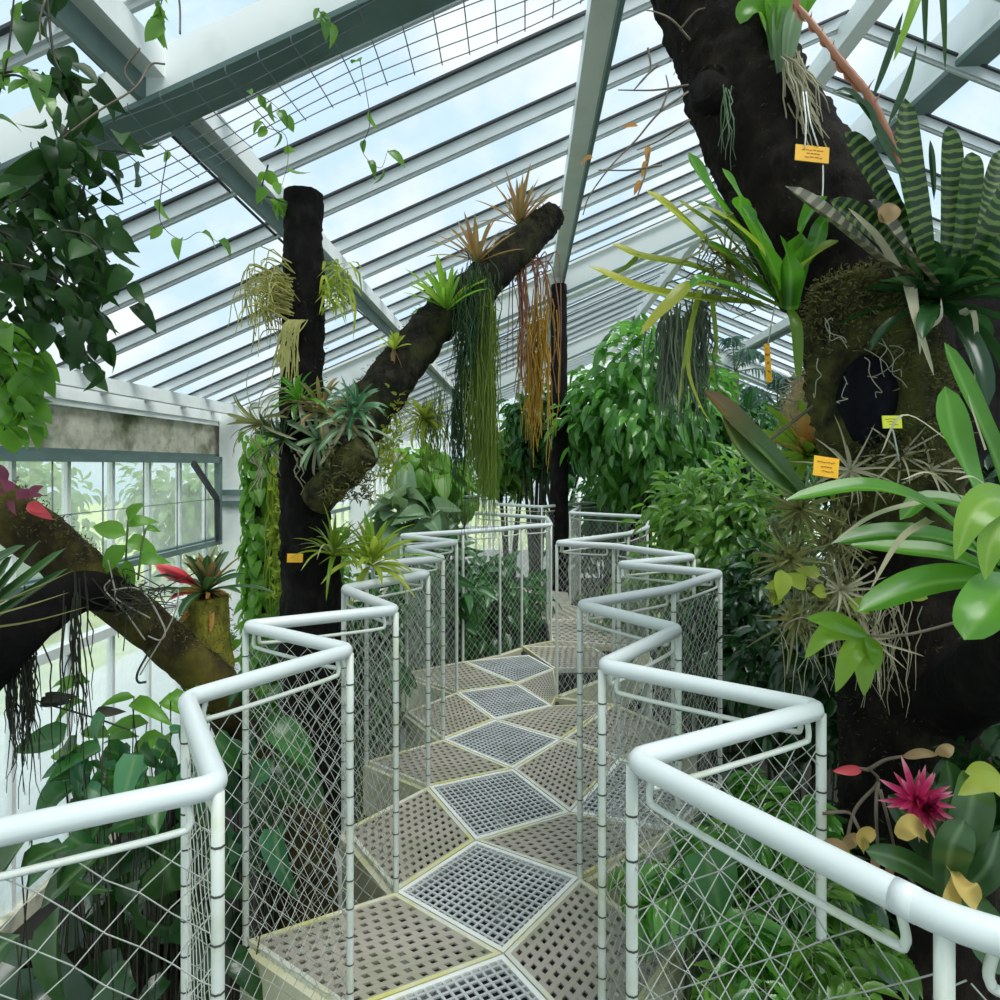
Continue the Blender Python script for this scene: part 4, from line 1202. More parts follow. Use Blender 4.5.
for k in range(9):
    a = P(rng.uniform(815, 915), rng.uniform(300, 380), 1.85); q = [a]
    for _ in range(6): q.append(q[-1] + np.array((rng.normal(.004, .016), rng.normal(0, .006), rng.normal(-.016, .012))))
    tube(mb, q, .0014, 4, cap=False)
mb.build('rootlets', M['rootg'], tree2)
mb = MB(); pts, d = around(Pr, Rr, 5000, .13, .30, (-.6, -1, 0), 0); tufts(mb, pts, d, 700, .02)
pts, d = around(Pr, Rr, 3000, .55, .85, (-1, -.6, 0), .2); tufts(mb, pts, d, 260, .018); mb.build('trunk_moss', M['mossd'], tree2)
mb = MB()
for pts in (PP((688, 92, 2.35), (660, 112, 2.3), (636, 140, 2.3), (612, 165, 2.3), (590, 195, 2.3), (583, 215, 2.3)), PP((688, 85, 2.35), (655, 90, 2.3), (618, 90, 2.3)), PP((690, 40, 2.35), (672, 20, 2.3), (655, 12, 2.3), (645, 10, 2.3)), PP((680, 30, 2.3), (695, 12, 2.25), (705, 8, 2.25)),
            PP((660, 112, 2.3), (668, 90, 2.3), (666, 75, 2.3)), PP((648, 48, 2.3), (650, 70, 2.3), (636, 88, 2.3)), PP((658, 65, 2.3), (644, 78, 2.3), (634, 90, 2.3)), PP((690, 120, 2.3), (660, 140, 2.3), (637, 150, 2.3)), PP((662, 165, 2.3), (630, 170, 2.3), (598, 170, 2.3)), PP((650, 150, 2.3), (645, 175, 2.3), (636, 200, 2.3))):
    tube(mb, pts, [.0045, .002], 5)
tw = thing('dry_orchid_stems', 'thin dry stems with a few brown leaves sticking out left of the big trunk', 'twig', P(690, 90, 2.35)); mb.build('stems', M['twig'], tw)
mb = MB(); leaves(mb, np.array(PP((638, 126, 2.3), (648, 145, 2.3), (646, 160, 2.3), (640, 180, 2.3), (593, 158, 2.3))), [(-1, 0, 0), (-.1, 0, -1), (-.2, 0, -1), (-.4, 0, -1), (-1, 0, .1)], (0, -1, .3), .055, .022); mb.build('dead_leaves', M['orange'], tw)
mb = MB(); strands(mb, P(726, 90, 2.22), 8, .28, (.008, .01, .01), .002, .008); tag(mb.build('pale_lichen', M['pale'], loc=P(726, 90, 2.2)), 'thin pale lichen thread hanging on the front of the big trunk', 'lichen')

# strap-leaved epiphyte left of the trunk
sb = P(778, 300, 2.1)
ep = thing('strap_epiphyte', 'big green strap-leaved epiphyte on the left flank of the leaning trunk', 'epiphyte', sb)
def straps(part, mk, root, rows, prof='strap', fold=.35, face=(0, -.5, .85), n=14):
    mb = MB()
    for row in rows:
        w_, pts = row[0], row[1:]
        strap(mb, [P(*q) for q in pts], w_, prof, fold, n, face=face)
    return mb.build(part, M[mk], root)
straps('leaves', 'strapg', ep, [(.08, (778, 300, 2.1), (745, 240, 2.0), (705, 185, 1.95), (688, 152, 1.95)), (.075, (780, 300, 2.1), (760, 250, 2.0), (742, 215, 1.95), (740, 196, 1.9)), (.07, (790, 300, 2.05), (800, 240, 1.95), (815, 205, 1.9), (822, 196, 1.9)),
        (.08, (785, 305, 2.05), (772, 265, 1.9), (752, 225, 1.85), (742, 205, 1.85)), (.07, (790, 310, 2.0), (790, 270, 1.85), (780, 235, 1.8)), (.06, (785, 310, 2.05), (740, 290, 1.9), (705, 280, 1.8), (690, 288, 1.8)),
        (.06, (782, 302, 2.1), (750, 250, 2.05), (715, 215, 2.0), (693, 200, 2.0)), (.055, (785, 300, 2.08), (765, 240, 2.05), (735, 190, 2.0), (722, 168, 2.0)), (.05, (790, 302, 2.0), (812, 255, 1.92), (822, 225, 1.9), (838, 205, 1.88)), (.05, (792, 305, 1.98), (800, 262, 1.9), (808, 238, 1.86)), (.05, (780, 305, 2.05), (750, 275, 1.95), (722, 250, 1.92), (700, 240, 1.92))])
straps('yellowing_leaves', 'strapy', ep, [(.085, (770, 295, 2.1), (720, 255, 2.0), (675, 215, 1.95), (645, 190, 1.95)), (.08, (765, 305, 2.1), (700, 300, 2.0), (640, 290, 1.95), (588, 266, 1.95)), (.075, (765, 300, 2.1), (700, 270, 2.05), (640, 258, 2.0), (612, 244, 2.0)),
        (.05, (770, 310, 2.05), (700, 285, 1.9), (670, 305, 1.85), (640, 335, 1.85)), (.035, (790, 310, 1.95), (796, 330, 1.9), (798, 380, 1.9)), (.05, (782, 300, 2.0), (800, 270, 1.9), (822, 250, 1.85), (838, 240, 1.85)), (.05, (780, 305, 2.0), (768, 260, 1.95), (735, 225, 1.9), (700, 205, 1.9)), (.04, (775, 300, 2.1), (730, 240, 2.0), (690, 210, 2.0), (678, 200, 2.0)), (.03, (640, 255, 2.0), (625, 270, 2.0), (600, 280, 2.0))])
mb = MB(); strands(mb, P(726, 255, 2.0), 26, .16, (.04, .03, .04), .003); rosette(mb, P(728, 262, 2.0), (0, -.3, 1), 30, .14, .012, (-40, 60), 60, 'grass'); mb.build('dry_base', M['olive'], ep)
mb = MB(); straps_ = None
strands(mb, P(678, 318, 2.05), 90, .34, (.035, .04, .03), .003, .008, 8); strands(mb, P(700, 312, 2.05), 40, .28, (.014, .03, .02), .003, .008, 8)
tag(mb.build('hanging_moss', M['beard'], loc=P(680, 315, 2.05)), 'grey green moss beard hanging below the strap-leaved epiphyte', 'moss')
mb = MB()
for pts in (PP((700, 290, 2.0), (690, 330, 1.95), (683, 370, 1.95), (678, 412, 1.95)), PP((690, 330, 1.95), (688, 370, 1.95), (700, 405, 1.95), (712, 425, 1.95)), PP((712, 300, 2), (716, 350, 2), (706, 390, 2))): strap(mb, pts, .018, 'grass', .2, 9)
tag(mb.build('fallen_strap_leaves', M['yel'], loc=P(700, 300, 2.0)), 'thin yellow drooping blades in front of the moss beard', 'leaf')

# zebra bromeliad
zb = P(938, 282, 1.85)
ze = thing('zebra_bromeliad', 'large dark bromeliad with pale zebra bands at the upper right', 'bromeliad', zb)
straps('leaves', 'zebra', ze, [(.074, (928, 285, 1.85), (918, 230, 1.78), (906, 160, 1.76), (905, 98, 1.78)), (.074, (915, 260, 1.85), (890, 210, 1.8), (862, 160, 1.76), (845, 132, 1.75)), (.066, (945, 275, 1.88), (948, 220, 1.88), (949, 160, 1.88), (948, 126, 1.88)),
        (.066, (955, 280, 1.84), (962, 230, 1.82), (968, 180, 1.8), (972, 152, 1.8)), (.074, (960, 285, 1.8), (985, 240, 1.72), (1005, 200, 1.7), (1018, 170, 1.7)), (.074, (960, 290, 1.8), (990, 265, 1.7), (1020, 225, 1.65)), (.066, (930, 270, 1.95), (900, 220, 2.05), (875, 190, 2.1)),
        (.08, (900, 262, 1.9), (870, 230, 1.85), (830, 200, 1.85)), (.09, (955, 285, 1.9), (985, 220, 2.0), (1000, 150, 2.05))], 'blunt', .45, (0, -1, .25), 18)
straps('grey_leaves', 'silver', ze, [(.10, (925, 290, 1.8), (880, 262, 1.74), (830, 222, 1.72), (785, 186, 1.74)), (.07, (935, 285, 1.76), (905, 250, 1.72), (880, 215, 1.72), (868, 200, 1.72))], 'blunt', .4, (0, -.6, .8), 16)
mb = MB(); rosette(mb, zb + (0, -.02, -.05), (0, -.2, 1), 18, .2, .06, (10, 75), 20, 'blunt', .5); mb.build('inner_leaves', M['dark'], ze)
mb = MB(); rosette(mb, zb + (0, 0, -.06), (0, -.1, 1), 22, .30, .05, (-35, 35), 30, 'blunt', .5); mb.build('lower_leaves', M['dark'], ze)
mb = MB()
for (w_, *pts) in ((.03, (905, 280, 1.78), (915, 320, 1.72), (925, 350, 1.72), (934, 376, 1.72)), (.02, (912, 285, 1.78), (918, 330, 1.74), (920, 355, 1.74)), (.022, (960, 315, 1.78), (972, 312, 1.72), (976, 345, 1.72), (974, 392, 1.72)), (.03, (898, 275, 1.75), (878, 240, 1.72), (862, 222, 1.72), (848, 208, 1.72)), (.014, (925, 330, 1.75), (940, 318, 1.72), (941, 298, 1.72))):
    strap(mb, [P(*q) for q in pts], w_, 'grass', .5, 10, face=(0, -1, .2))
mb.build('dead_leaves', M['straw'], ze)
mb = MB(); strap(mb, PP((880, 222, 1.7), (890, 212, 1.68), (896, 205, 1.68)), .05, 'lance', .5, 8, face=(0, -1, .3)); mb.build('tan_bract', M['dead'], ze)
for pts in (PP((905, 165, 1.7), (872, 120, 1.68), (850, 92, 1.68), (832, 92, 1.68)), PP((910, 190, 1.7), (880, 140, 1.68), (866, 105, 1.68), (833, 92, 1.68)), PP((888, 125, 1.75), (905, 85, 1.75), (917, 46, 1.75)), PP((872, 100, 1.8), (890, 50, 1.8), (903, 12, 1.8)), PP((934, 200, 1.9), (931, 160, 1.9), (930, 140, 1.9))):
    mb = MB(); strap(mb, pts, .02, 'lance', .5, 10, face=(0, -1, .2)); mb.build('dark_spike', M['dark'], ze)
mb = MB(); Ps_, Rs_ = trunk(mb, PP((898, 165, 1.72), (888, 135, 1.7), (868, 95, 1.7), (842, 62, 1.72), (808, 18, 1.75), (795, 4, 1.78)), [.007, .010, .010, .009, .007, .005], 10, 50, .15, 60); mb.build('flower_stalk', M['pinks'], ze)
mb = MB(); T_, A_, B_ = frames(Ps_)
for i in range(3, 48, 3): leaves(mb, Ps_[i] + A_[i] * .008, T_[i] + A_[i] * .15, A_[i], .05, .018, 'lance')
mb.build('stalk_bracts', M['pinks'], ze)

# vase bromeliad at the top and the hanging tips
vb = P(778, 62, 2.25)
va = thing('vase_bromeliad', 'pale green vase bromeliad perched on the trunk at the top edge', 'bromeliad', vb)
straps('leaves', 'fresh', va, [(.09, (780, 50, 2.25), (775, 10, 2.22), (770, -40, 2.2)), (.09, (782, 50, 2.22), (790, 5, 2.18), (797, -40, 2.15)), (.09, (776, 45, 2.28), (765, 5, 2.3), (750, -40, 2.3)), (.07, (784, 40, 2.25), (805, 0, 2.2), (835, -30, 2.2)), (.07, (775, 30, 2.25), (758, 10, 2.2), (745, 12, 2.18), (740, 24, 2.18))], 'strap', .5, (0, -1, .2))
straps('pale_sheath', 'pale', va, [(.07, (780, 72, 2.25), (779, 40, 2.2), (777, 5, 2.18)), (.06, (786, 60, 2.2), (790, 30, 2.17), (796, 5, 2.17)), (.06, (774, 60, 2.27), (772, 30, 2.24), (770, 5, 2.24))], 'strap', .7, (0, -1, .1))
mb = MB(); strands(mb, P(790, 62, 2.2), 40, .3, (.015, .015, .02), .003, .01, sway=(.012, 0)); mb.build('pale_roots', M['straw'], va)
hb = P(925, -70, 1.7)
ha = thing('hanging_leaf_tips', 'narrow dark and green leaf tips pointing down from above the top right edge', 'leaves', hb)
straps('dark_tips', 'vine', ha, [(.03, (925, -70, 1.7), (924, -10, 1.68), (925, 55, 1.68)), (.03, (935, -70, 1.7), (942, 0, 1.68), (945, 70, 1.68))], 'grass', .4, (0, -1, .1))
straps('green_tips', 'lime', ha, [(.04, (935, -60, 1.7), (915, 0, 1.66), (893, 62, 1.66))], 'grass', .4, (0, -1, .1))

tagplate('plant_tag', 'orange tag tied with white string on the leaning trunk', P(812, 154, 1.95), .10, .052, tilt=.12,
         strings=[PP((805, 148, 1.95), (806, 120, 1.95), (803, 92, 2.0)), PP((818, 146, 1.95), (810, 120, 1.95), (806, 92, 2.0)), PP((823, 165, 1.95), (823, 185, 1.95), (822, 202, 1.95))])
tagplate('plant_tag', 'orange square tag stuck among the blades below the mossy hollow stub', P(826, 467, 1.62), .062, .05, tilt=.15)
tagplate('plant_tag', 'narrow orange tag seen edge on left of the mossy stub', P(768, 363, 2.3), .02, .14, strings=[PP((768, 345, 2.3), (772, 320, 2.2), (776, 302, 2.1))])
tagplate('plant_tag', 'lemon yellow small tag on a wire stake in front of the mossy stub', P(892, 422, 1.78), .052, .035, 'tagy', strings=[PP((893, 430, 1.785), (897, 450, 1.85), (900, 468, 2.0))])

# dark leaf with brown tip, orange bromeliad and the fibre ball
dl = thing('brown_tipped_plant', 'broad dark green leaves with a brown tip reaching left over the rail', 'bromeliad', P(805, 500, 1.95))
straps('leaves', 'brownleaf', dl, [(.10, (805, 500, 1.95), (775, 465, 1.88), (735, 425, 1.84), (704, 390, 1.86)), (.09, (800, 498, 1.9), (770, 480, 1.82), (740, 450, 1.8), (722, 415, 1.8))], 'blunt', .45, (.3, -.7, .6))
ob = P(806, 456, 2.45)
plant('bromeliad', 'orange and green bromeliad below the tan fibre ball', 'bromeliad', ob, [
    ('leaves', 'lime', dict(n=22, L=.24, W=.04, el=(0, 60), droop=30, axis=(0, -.7, .7))), ('orange_leaves', 'orange', dict(n=12, L=.2, W=.036, el=(30, 80), droop=20, axis=(-.3, -.4, .9)))])
mb = MB(); cb = P(818, 405, 2.75)
Pq, Rq = trunk(mb, [cb - (0, 0, .17), cb - (0, 0, .1), cb, cb + (0, 0, .1), cb + (0, 0, .15)], [.04, .12, .13, .09, .02], 26, 30, .15)
cr_ = thing('fibre_ball', 'tan fibrous root ball left of the mossy stub', 'root ball', cb); mb.build('ball', M['coir'], cr_)
mb = MB(); pts, d = around(Pq, Rq, 700, 0, 1, (0, -1, 0), -.5); tufts(mb, pts, d, 500, .06, w=.005); mb.build('fibres', M['straw'], cr_)
mb = MB(); tube(mb, PP((760, 448, 2.2), (795, 420, 2.15), (832, 392, 2.1)), .006, 6); tag(mb.build('dead_stick', M['twig'], loc=P(760, 448, 2.2)), 'thin dead stick slanting across the fibre ball', 'stick')

# grassy tangle on the trunk, and the big bromeliad
tg = thing('grassy_tangle', 'straw and olive tangle of blades covering the trunk below the orange tag', 'epiphyte', P(830, 560, 2.0))
mb = MB()
for (px, py, n) in ((800, 510, 60), (835, 540, 60), (790, 560, 40), (830, 600, 40), (880, 470, 30), (795, 620, 26)):
    rosette(mb, P(px, py, 2.0), (-.3, -.8, .3), n, .17, .010, (-50, 70), 70, 'grass')
mb.build('olive_blades', M['olive'], tg)
mb = MB()
for (px, py, n) in ((850, 470, 26), (900, 455, 24), (840, 590, 30), (870, 640, 18), (930, 470, 16)): rosette(mb, P(px, py, 1.95), (-.2, -.9, .2), n, .19, .009, (-60, 60), 80, 'grass')
for (px, py) in ((842, 520), (860, 600), (880, 610), (815, 600), (830, 560), (900, 600)): strands(mb, P(px, py, 1.98), 11, .32, (.03, .02, .04), .0017, .012)
mb.build('straw_blades', M['straw'], tg)
mb = MB(); pts = np.array([P(rng.uniform(770, 870), rng.uniform(500, 640), rng.uniform(1.9, 2.05)) for _ in range(200)]); leaves(mb, pts, rdir(200), rdir(200) + (0, -.8, .6), .03, .014); mb.build('small_leaves', M['moss'], tg)
mb = MB()
for (x, y, L) in ((782, 570, .09), (790, 580, .07), (806, 585, .08), (812, 592, .07), (775, 605, .06), (900, 590, .08), (820, 575, .06), (848, 600, .07)):
    leaves(mb, P(x, y, 1.9), (rng.normal(0, .6), -.3, rng.normal(.2, .6)), (0, -1, .3), L, L * .6)
mb.build('lime_leaves', M['yel'], tg)

gb = P(1035, 610, 1.45)
gbm = thing('broad_leaf_bromeliad', 'glossy broad strap-leaved bromeliad at the right edge, the largest green leaves', 'bromeliad', gb)
straps('leaves', 'strapg', gbm, [(.085, (1040, 610, 1.5), (985, 583, 1.42), (925, 585, 1.36), (857, 612, 1.32)), (.07, (1040, 590, 1.55), (960, 545, 1.5), (890, 535, 1.5), (833, 543, 1.5)), (.065, (1040, 600, 1.55), (960, 560, 1.55), (900, 550, 1.58), (850, 545, 1.6)),
        (.06, (1010, 590, 1.5), (940, 515, 1.45), (870, 488, 1.42), (785, 500, 1.42)), (.08, (1030, 590, 1.5), (985, 510, 1.42), (955, 440, 1.4), (945, 386, 1.42)), (.095, (1050, 600, 1.4), (1010, 590, 1.28), (985, 610, 1.22), (964, 640, 1.2)),
        (.07, (1035, 580, 1.6), (1000, 470, 1.6), (970, 400, 1.6), (944, 342, 1.62)), (.07, (1040, 570, 1.6), (1020, 470, 1.55), (1005, 400, 1.55)), (.06, (1040, 560, 1.6), (1000, 520, 1.55), (930, 500, 1.6), (900, 520, 1.6))], 'strap', .35, (-.1, -.5, .85), 16)
straps('pale_leaves', 'strapl', gbm, [(.07, (1030, 530, 1.4), (1000, 500, 1.3), (972, 515, 1.25), (955, 560, 1.24)), (.06, (1045, 530, 1.35), (1010, 520, 1.28), (990, 545, 1.25), (985, 580, 1.25))], 'lance', .25, (-.1, -.9, .5), 14)
straps('dry_leaves', 'straw', gbm, [(.015, (1000, 500, 1.4), (975, 478, 1.35), (955, 480, 1.33)), (.012, (1010, 560, 1.4), (940, 478, 1.4), (900, 480, 1.4)), (.012, (960, 450, 1.6), (905, 415, 1.6), (880, 455, 1.6)), (.01, (985, 450, 1.5), (972, 410, 1.5), (968, 395, 1.5)), (.02, (930, 520, 1.45), (900, 540, 1.4), (870, 590, 1.38)), (.018, (930, 500, 1.5), (875, 515, 1.45), (830, 545, 1.42))], 'grass', .3)
for nm, px, py, spec in (('drooping_epiphyte', 868, 636, [(.05, (805, 658), (830, 632)), (.055, (836, 692), (850, 655)), (.055, (864, 696), (864, 660)), (.04, (878, 672), (874, 650)), (.05, (806, 618), (835, 622))]),):
    dp = thing(nm, 'small drooping plant of pointed light green leaves hanging below the broad bromeliad', 'epiphyte', P(px, py, 1.75))
    straps('leaves', 'lime', dp, [(w_, (px, py, 1.75), (*m_, 1.68), (*t_, 1.66)) for w_, t_, m_ in spec], 'lance', .3, (-.2, -.9, .4))
    mb = MB(); tube(mb, PP((868, 636, 1.75), (905, 635, 1.72), (950, 624, 1.7), (968, 618, 1.7)), .004, 6); mb.build('stem', M['twig'], dp)
    mb = MB(); tube(mb, PP((812, 620, 1.7), (800, 618, 1.7), (786, 625, 1.7), (783, 635, 1.7)), .0025, 5); mb.build('curled_tip', M['twig'], dp)

# red bromeliad at the lower right
rb = P(930, 850, 1.42)
re_ = thing('red_bromeliad', 'bromeliad with a spiky magenta flower at the lower right', 'bromeliad', rb)
fc = P(924, 806, 1.34)
mb = MB(); rosette(mb, fc + (0, .03, 0), (-.1, -1, .25), 38, .082, .012, (0, 72), 12, 'lance', .4, jit=.12); mb.build('flower', M['pink'], re_)
mb = MB(); rosette(mb, fc + (0, .0, 0), (-.1, -1, .25), 22, .045, .014, (45, 85), 10, 'lance', .4); mb.build('flower_heart', G('dark_red_heart', (.10, .005, .02), (.25, .01, .05)), re_)
straps('leaves', 'strapd', re_, [(.065, (930, 870, 1.45), (935, 830, 1.4), (950, 790, 1.42), (947, 760, 1.42)), (.08, (940, 880, 1.4), (960, 840, 1.36), (972, 800, 1.36), (972, 770, 1.4)), (.05, (950, 890, 1.4), (905, 862, 1.34), (865, 850, 1.34)), (.06, (950, 900, 1.4), (985, 870, 1.34), (1000, 830, 1.34)), (.06, (930, 860, 1.45), (905, 815, 1.42), (888, 795, 1.42)), (.07, (945, 895, 1.36), (950, 850, 1.3), (965, 820, 1.3)), (.09, (970, 900, 1.36), (990, 940, 1.3), (1010, 960, 1.3)), (.055, (920, 850, 1.5), (922, 800, 1.5), (925, 770, 1.5))], 'strap', .35, (-.2, -.9, .4))
straps('lime_leaves', 'yel', re_, [(.04, (1020, 790, 1.36), (985, 782, 1.3), (958, 795, 1.28)), (.05, (1010, 800, 1.4), (985, 775, 1.38), (965, 772, 1.38))], 'lance', .3, (0, -.8, .6))
straps('dead_leaves', 'deady', re_, [(.04, (925, 835, 1.36), (910, 825, 1.3), (898, 838, 1.3)), (.045, (950, 870, 1.32), (965, 888, 1.26), (978, 905, 1.26)), (.035, (955, 880, 1.3), (950, 900, 1.26), (948, 915, 1.26)), (.03, (865, 850, 1.4), (862, 838, 1.38), (875, 830, 1.38))], 'blunt', .4, (0, -.9, .5))
dst = thing('dead_branch', 'bare dead branch with a few curled brown leaves left of the magenta flower', 'branch', P(868, 790, 1.5))
mb = MB()
for pts in (PP((845, 850, 1.5), (855, 810, 1.5), (878, 782, 1.48), (868, 768, 1.46)), PP((878, 782, 1.48), (876, 810, 1.46), (878, 850, 1.46)), PP((868, 770, 1.46), (885, 760, 1.44), (905, 756, 1.42)), PP((880, 790, 1.46), (888, 820, 1.46), (895, 850, 1.48)), PP((822, 813, 1.5), (845, 812, 1.5), (852, 815, 1.5)), PP((852, 815, 1.5), (862, 835, 1.48)), PP((868, 770, 1.46), (858, 768, 1.46)), PP((900, 865, 1.4), (915, 885, 1.4))): tube(mb, pts, [.0045, .003], 6)
mb.build('twigs', M['twig'], dst)
straps('brown_leaves', 'dead', dst, [(.02, (903, 757, 1.42), (920, 753, 1.4), (938, 755, 1.4)), (.028, (936, 754, 1.4), (945, 750, 1.38), (954, 747, 1.38)), (.03, (838, 852, 1.48), (850, 840, 1.44), (860, 838, 1.44)), (.02, (875, 850, 1.45), (874, 865, 1.44), (876, 872, 1.44)), (.02, (890, 860, 1.45), (888, 872, 1.44), (886, 880, 1.44)), (.04, (820, 850, 1.42), (835, 848, 1.4), (850, 856, 1.4))], 'lance', .5, (0, -1, .4))
straps('red_leaf', 'red', dst, [(.022, (862, 770, 1.46), (848, 770, 1.44), (833, 771, 1.44))], 'lance', .4, (0, -1, .3))
shrub('leafy_plant', 'leafy green plant at the lower right corner behind the magenta flower', 'plant', P(1000, 800, 1.75), (.16, .2, .16), 130, .10, .06, M['dark'], foot=g0(1000, 1.75), stems=4, clumps=12, stem_r=.008)

# ferns and leaves below the right railing
def fern(label, px, py, Y, n, L, mk, name='fern', cat='fern', group='ferns below the right railing'):
    b = P(px, py, Y); root = thing(name, label, cat, (b[0], b[1], GROUND), group)
    rm, lm = MB(), MB()
    tube(rm, [(b[0], b[1], GROUND), b - (0, 0, .3), b], [.02, .012, .01], 6)
    for i in range(n):
        az = i * 2.4 + rng.normal(0, .2); e = rng.uniform(.2, 1.1); l = L * rng.uniform(.7, 1.2)
        d = np.array((math.cos(az) * math.cos(e), math.sin(az) * math.cos(e), math.sin(e)))
        pts = spline([b, b + d * l * .5, b + d * l * .9 - np.array((0, 0, l * .25)), b + d * l - np.array((0, 0, l * .5))], 16)
        tube(rm, pts, np.array([.003, .001]), 4, cap=False, raw=True)
        T, A, B = frames(pts)
        hor = np.cross(T, (0, 0, 1)); hor /= np.linalg.norm(hor, axis=1)[:, None] + 1e-9
        for s in (-1, 1):
            k = np.arange(2, 16); ll = l * .30 * np.sin(PI * (k / 16.) ** .8 * .95 + .05)
            leaves(lm, pts[k], hor[k] * s + T[k] * .5, np.array((0, 0, 1.0)), ll, ll * .30 + .004, 'lance')
    rm.build('stalks', M['gstem'], root); lm.build('fronds', M[mk], root)
fern('bright fern just beyond the near right net, largest of the group', 745, 935, 1.75, 16, .34, 'glossy')
fern('fern low at the bottom edge below the near right net', 800, 975, 1.6, 12, .28, 'small')
fern('fern in shade beside the second right rail corner', 770, 850, 1.95, 12, .28, 'glossy')
fern('fern at the foot of the net left of the near right post', 690, 900, 2.2, 10, .26, 'small')
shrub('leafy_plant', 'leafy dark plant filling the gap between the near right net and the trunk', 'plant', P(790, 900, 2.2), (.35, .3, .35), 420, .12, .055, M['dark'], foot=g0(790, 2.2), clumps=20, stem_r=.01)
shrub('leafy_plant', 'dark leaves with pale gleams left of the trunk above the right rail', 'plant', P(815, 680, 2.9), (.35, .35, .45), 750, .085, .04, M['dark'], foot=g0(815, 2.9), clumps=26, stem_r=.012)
bigleaf('broad green leaf just below the near right rail', g0(705, 1.75), [(705, 850, 1.62, .16, .13, .2, -.3, -1), (730, 830, 1.7, .14, .1, .8, -.2, -.4), (690, 880, 1.72, .13, .09, -.6, -.3, -.6)], 'phil', name='philodendron', group=None)

# ------------------------------------------------------------------ shrubs and trees further back
def sh(name, label, cat, px, py, Y, rx, rz, n, L, W, mk, **k):
    c = P(px, py, Y); s = Y / F
    return shrub(name, label, cat, c, (rx * s, min(rx, rz) * s, rz * s), n, L, W, M[mk], **k)


GS = 'shrubs behind the walkway'
sh('glossy_shrub', 'tall glossy green shrub in the middle distance right of the dark post', 'shrub', 648, 425, 9.2, 88, 84, 3600, .25, .11, 'glossy', group=GS, droop=.9, clumps=44, stem_r=.05, stems=4)
sh('small_leaved_shrub', 'fine-leaved shrub bulging over the right railing beside the grey moss beard', 'shrub', 722, 545, 4.9, 85, 85, 3000, .115, .05, 'small', group=GS, clumps=60, stem_r=.03)
sh('small_leaved_shrub', 'dark lower shrub outside the right railing, left of the leaning trunk', 'shrub', 770, 650, 4.0, 85, 110, 2200, .11, .05, 'dark', group=GS, clumps=50, stem_r=.03)
sh('small_leaved_shrub', 'bright low shrub seen through the right railing net', 'shrub', 650, 600, 6.6, 60, 55, 900, .12, .05, 'small', group=GS, clumps=26, foot=(1.9, 6.2, GROUND), stem_r=.02)
sh('heart_leaved_plant', 'bright heart-leaved plant hanging behind the branch left of the walkway', 'plant', 425, 470, 6.6, 34, 34, 170, .22, .17, 'bright', group=GS, shape='heart', droop=1.2, clumps=16, stem_r=.02)
sh('pale_leaved_plant', 'plant with very large pale grey green leaves behind the left railing', 'plant', 418, 518, 6.2, 42, 28, 60, .34, .27, 'pale', group=GS, shape='heart', droop=.5, clumps=12, stem_r=.02)
sh('dark_shrub', 'dark shrub seen through the left railing net beyond the bend', 'shrub', 490, 610, 7.4, 62, 70, 900, .2, .09, 'phil', group=GS, clumps=30, stem_r=.02)
sh('dark_shrub', 'shaded leafy bush behind the left railing beside the mossy trunk', 'shrub', 425, 600, 5.9, 55, 75, 900, .17, .08, 'phil', group=GS, clumps=30, foot=(-.95, 5.9, GROUND), stem_r=.02)
sh('dark_shrub', 'leafy bush behind the black stump, low under the left rail', 'shrub', 340, 660, 4.3, 60, 85, 800, .16, .08, 'phil', group=GS, clumps=30, stem_r=.02)
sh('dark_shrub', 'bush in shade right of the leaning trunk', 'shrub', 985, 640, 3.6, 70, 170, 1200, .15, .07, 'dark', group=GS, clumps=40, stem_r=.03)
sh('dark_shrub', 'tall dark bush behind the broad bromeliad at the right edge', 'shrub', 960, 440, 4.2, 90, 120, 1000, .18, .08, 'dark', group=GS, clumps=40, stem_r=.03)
sh('thicket', 'yellow green thicket behind the long moss curtain', 'shrub', 510, 455, 11.5, 40, 40, 700, .24, .10, 'small', group=GS, clumps=24, stem_r=.04)
sh('thicket', 'dark thicket between the moss curtain and the dark post', 'shrub', 535, 425, 10.6, 30, 55, 700, .24, .10, 'phil', group=GS, clumps=24, stem_r=.05)
sh('thicket', 'olive bush far behind the left railing under the lower branch', 'shrub', 455, 500, 13, 45, 30, 500, .26, .12, 'small', group=GS, clumps=20, stem_r=.04)
sh('thicket', 'green bush at the far right end of the walkway under the glossy shrub', 'shrub', 600, 520, 11.5, 70, 45, 800, .25, .10, 'phil', group=GS, clumps=26, stem_r=.04)
sh('thicket', 'dense dark bush far behind the fine-leaved shrub', 'shrub', 740, 470, 9.5, 70, 60, 1100, .22, .09, 'phil', group=GS, clumps=30, stem_r=.04)
sh('thicket', 'pale flecked bush below the palm fronds', 'shrub', 760, 440, 12, 50, 40, 600, .24, .1, 'pale', group=GS, clumps=24, stem_r=.04)
sh('thicket', 'far bush low beneath the white column', 'shrub', 300, 600, 8, 60, 90, 700, .2, .1, 'small', group=GS, clumps=26, stem_r=.04, foot=(-2.3, 8, GROUND))
for (lab, px, py, Y, rx, rz) in (('hedge mass at the far end behind the hanging roots', 560, 440, 19, 70, 38), ('hedge mass at the far end behind the palms', 730, 440, 18, 80, 45), ('hedge mass at the far right behind the leaning trunk', 880, 470, 14, 90, 60)):
    sh('thicket', lab, 'shrub', px, py, Y, rx, rz, 1200, .36, .16, 'phil', group=GS, clumps=40, stem_r=.06)
mb = MB(); pb = P(559, 500, 9.3)
trunk(mb, [(pb[0], pb[1], GROUND), pb, P(559, 400, 9.3), P(559, 285, 9.3)], [.14, .13, .12, .11], 20, 60, .08)
tag(mb.build('dark_post', M['bark'], loc=(pb[0], pb[1], GROUND)), 'straight dark trunk post in the middle distance under the far rafter', 'trunk')
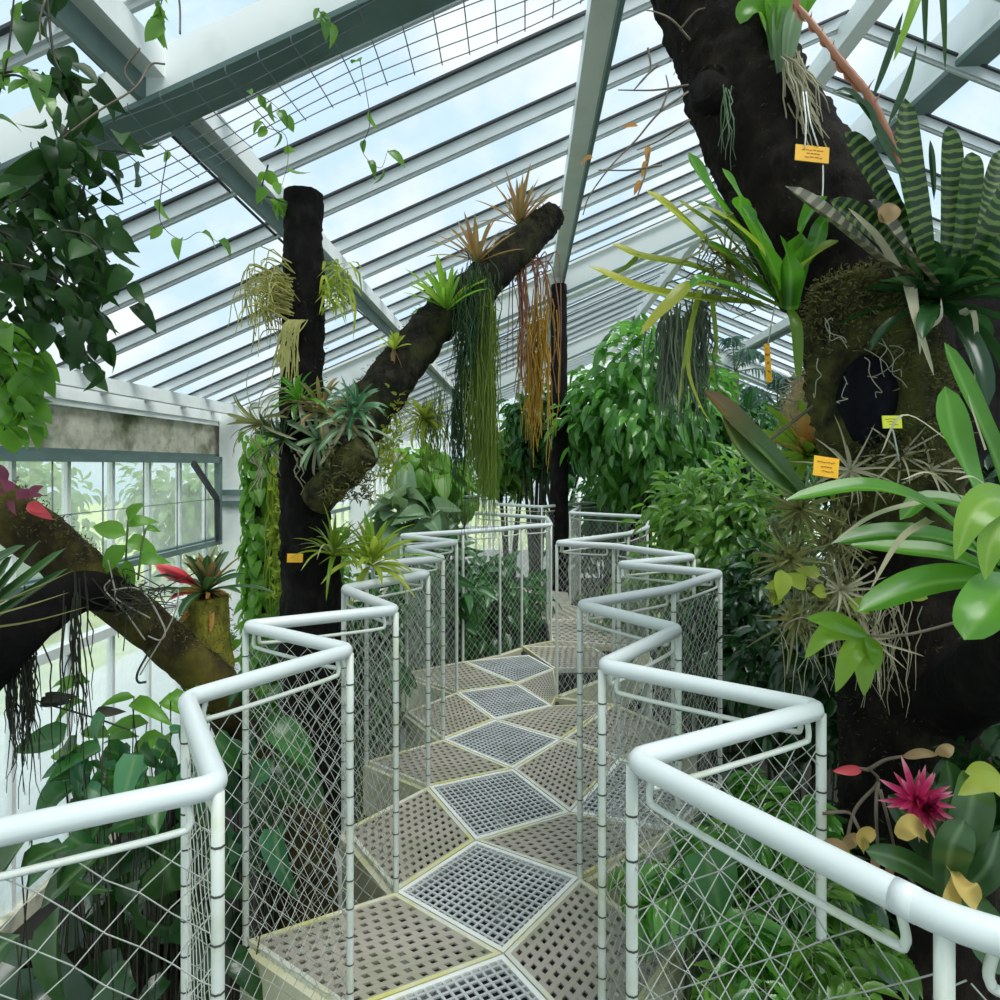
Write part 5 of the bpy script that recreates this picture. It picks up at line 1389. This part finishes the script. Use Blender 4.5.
mb = MB(); tube(mb, [(2.0, 9.2, GROUND), P(640, 520, 9.2), P(642, 470, 9.2)], [.2, .17, .12], 12); tag(mb.build('shrub_trunk', M['bark'], loc=(2.0, 9.2, GROUND)), 'short dark trunk below the glossy shrub', 'trunk')
def palm(label, px, py, Y, n, L):
    b = P(px, py, Y); root = thing('palm', label, 'palm', (b[0], b[1], GROUND), 'palms at the far right')
    rm, lm = MB(), MB(); tube(rm, [(b[0], b[1], GROUND), (b[0], b[1], b[2] * .4), b], [.12, .09, .07], 10)
    for i in range(n):
        az = i * 2.4; e = rng.uniform(.1, 1.1); d = np.array((math.cos(az) * math.cos(e), math.sin(az) * math.cos(e), math.sin(e))); l = L * rng.uniform(.8, 1.2)
        pts = spline([b, b + d * l * .5, b + d * l * .9 - np.array((0, 0, l * .2)), b + d * l * 1.1 - np.array((0, 0, l * .5))], 22); tube(rm, pts, np.array([.012, .004]), 5, cap=False, raw=True)
        T, A, B = frames(pts); hor = np.cross(T, (0, 0, 1)); hor /= np.linalg.norm(hor, axis=1)[:, None] + 1e-9
        for s in (-1, 1):
            k = np.arange(3, 22); leaves(lm, pts[k], hor[k] * s + T[k] * .6 - (0, 0, .25), (0, 0, 1.0), l * .32 * np.sin(PI * k / 23), .035, 'lance')
    rm.build('stalks', M['gstem'], root); lm.build('fronds', M['palm'], root)
palm('blue green feathery palm seen left of the mossy stub', 778, 408, 10, 11, .8)
palm('palm whose dark fronds show below the strap-leaved epiphyte', 735, 372, 12, 8, .8)
# trees outside the left wall
for (lab, x, y, z, r) in (('blurred tree outside the left glass near the column', -12, 16, .4, 2.6), ('blurred tree outside the left glass at the edge of the photo', -13, 11, .6, 2.8), ('blurred bush outside the left glass behind the ivy', -10, 22, .2, 2.4), ('low bush outside the frosted left glass', -9.2, 8.5, -1.7, .9), ('second low bush outside the frosted left glass', -9.0, 6.2, -1.8, .8)):
    shrub('outdoor_tree', lab, 'tree', (x, y, z), (r, r, r), 1500, .34, .2, M['outleaf'], clumps=40, stem_r=.1, foot=(x, y, GROUND - .05), group='trees outside the left wall')
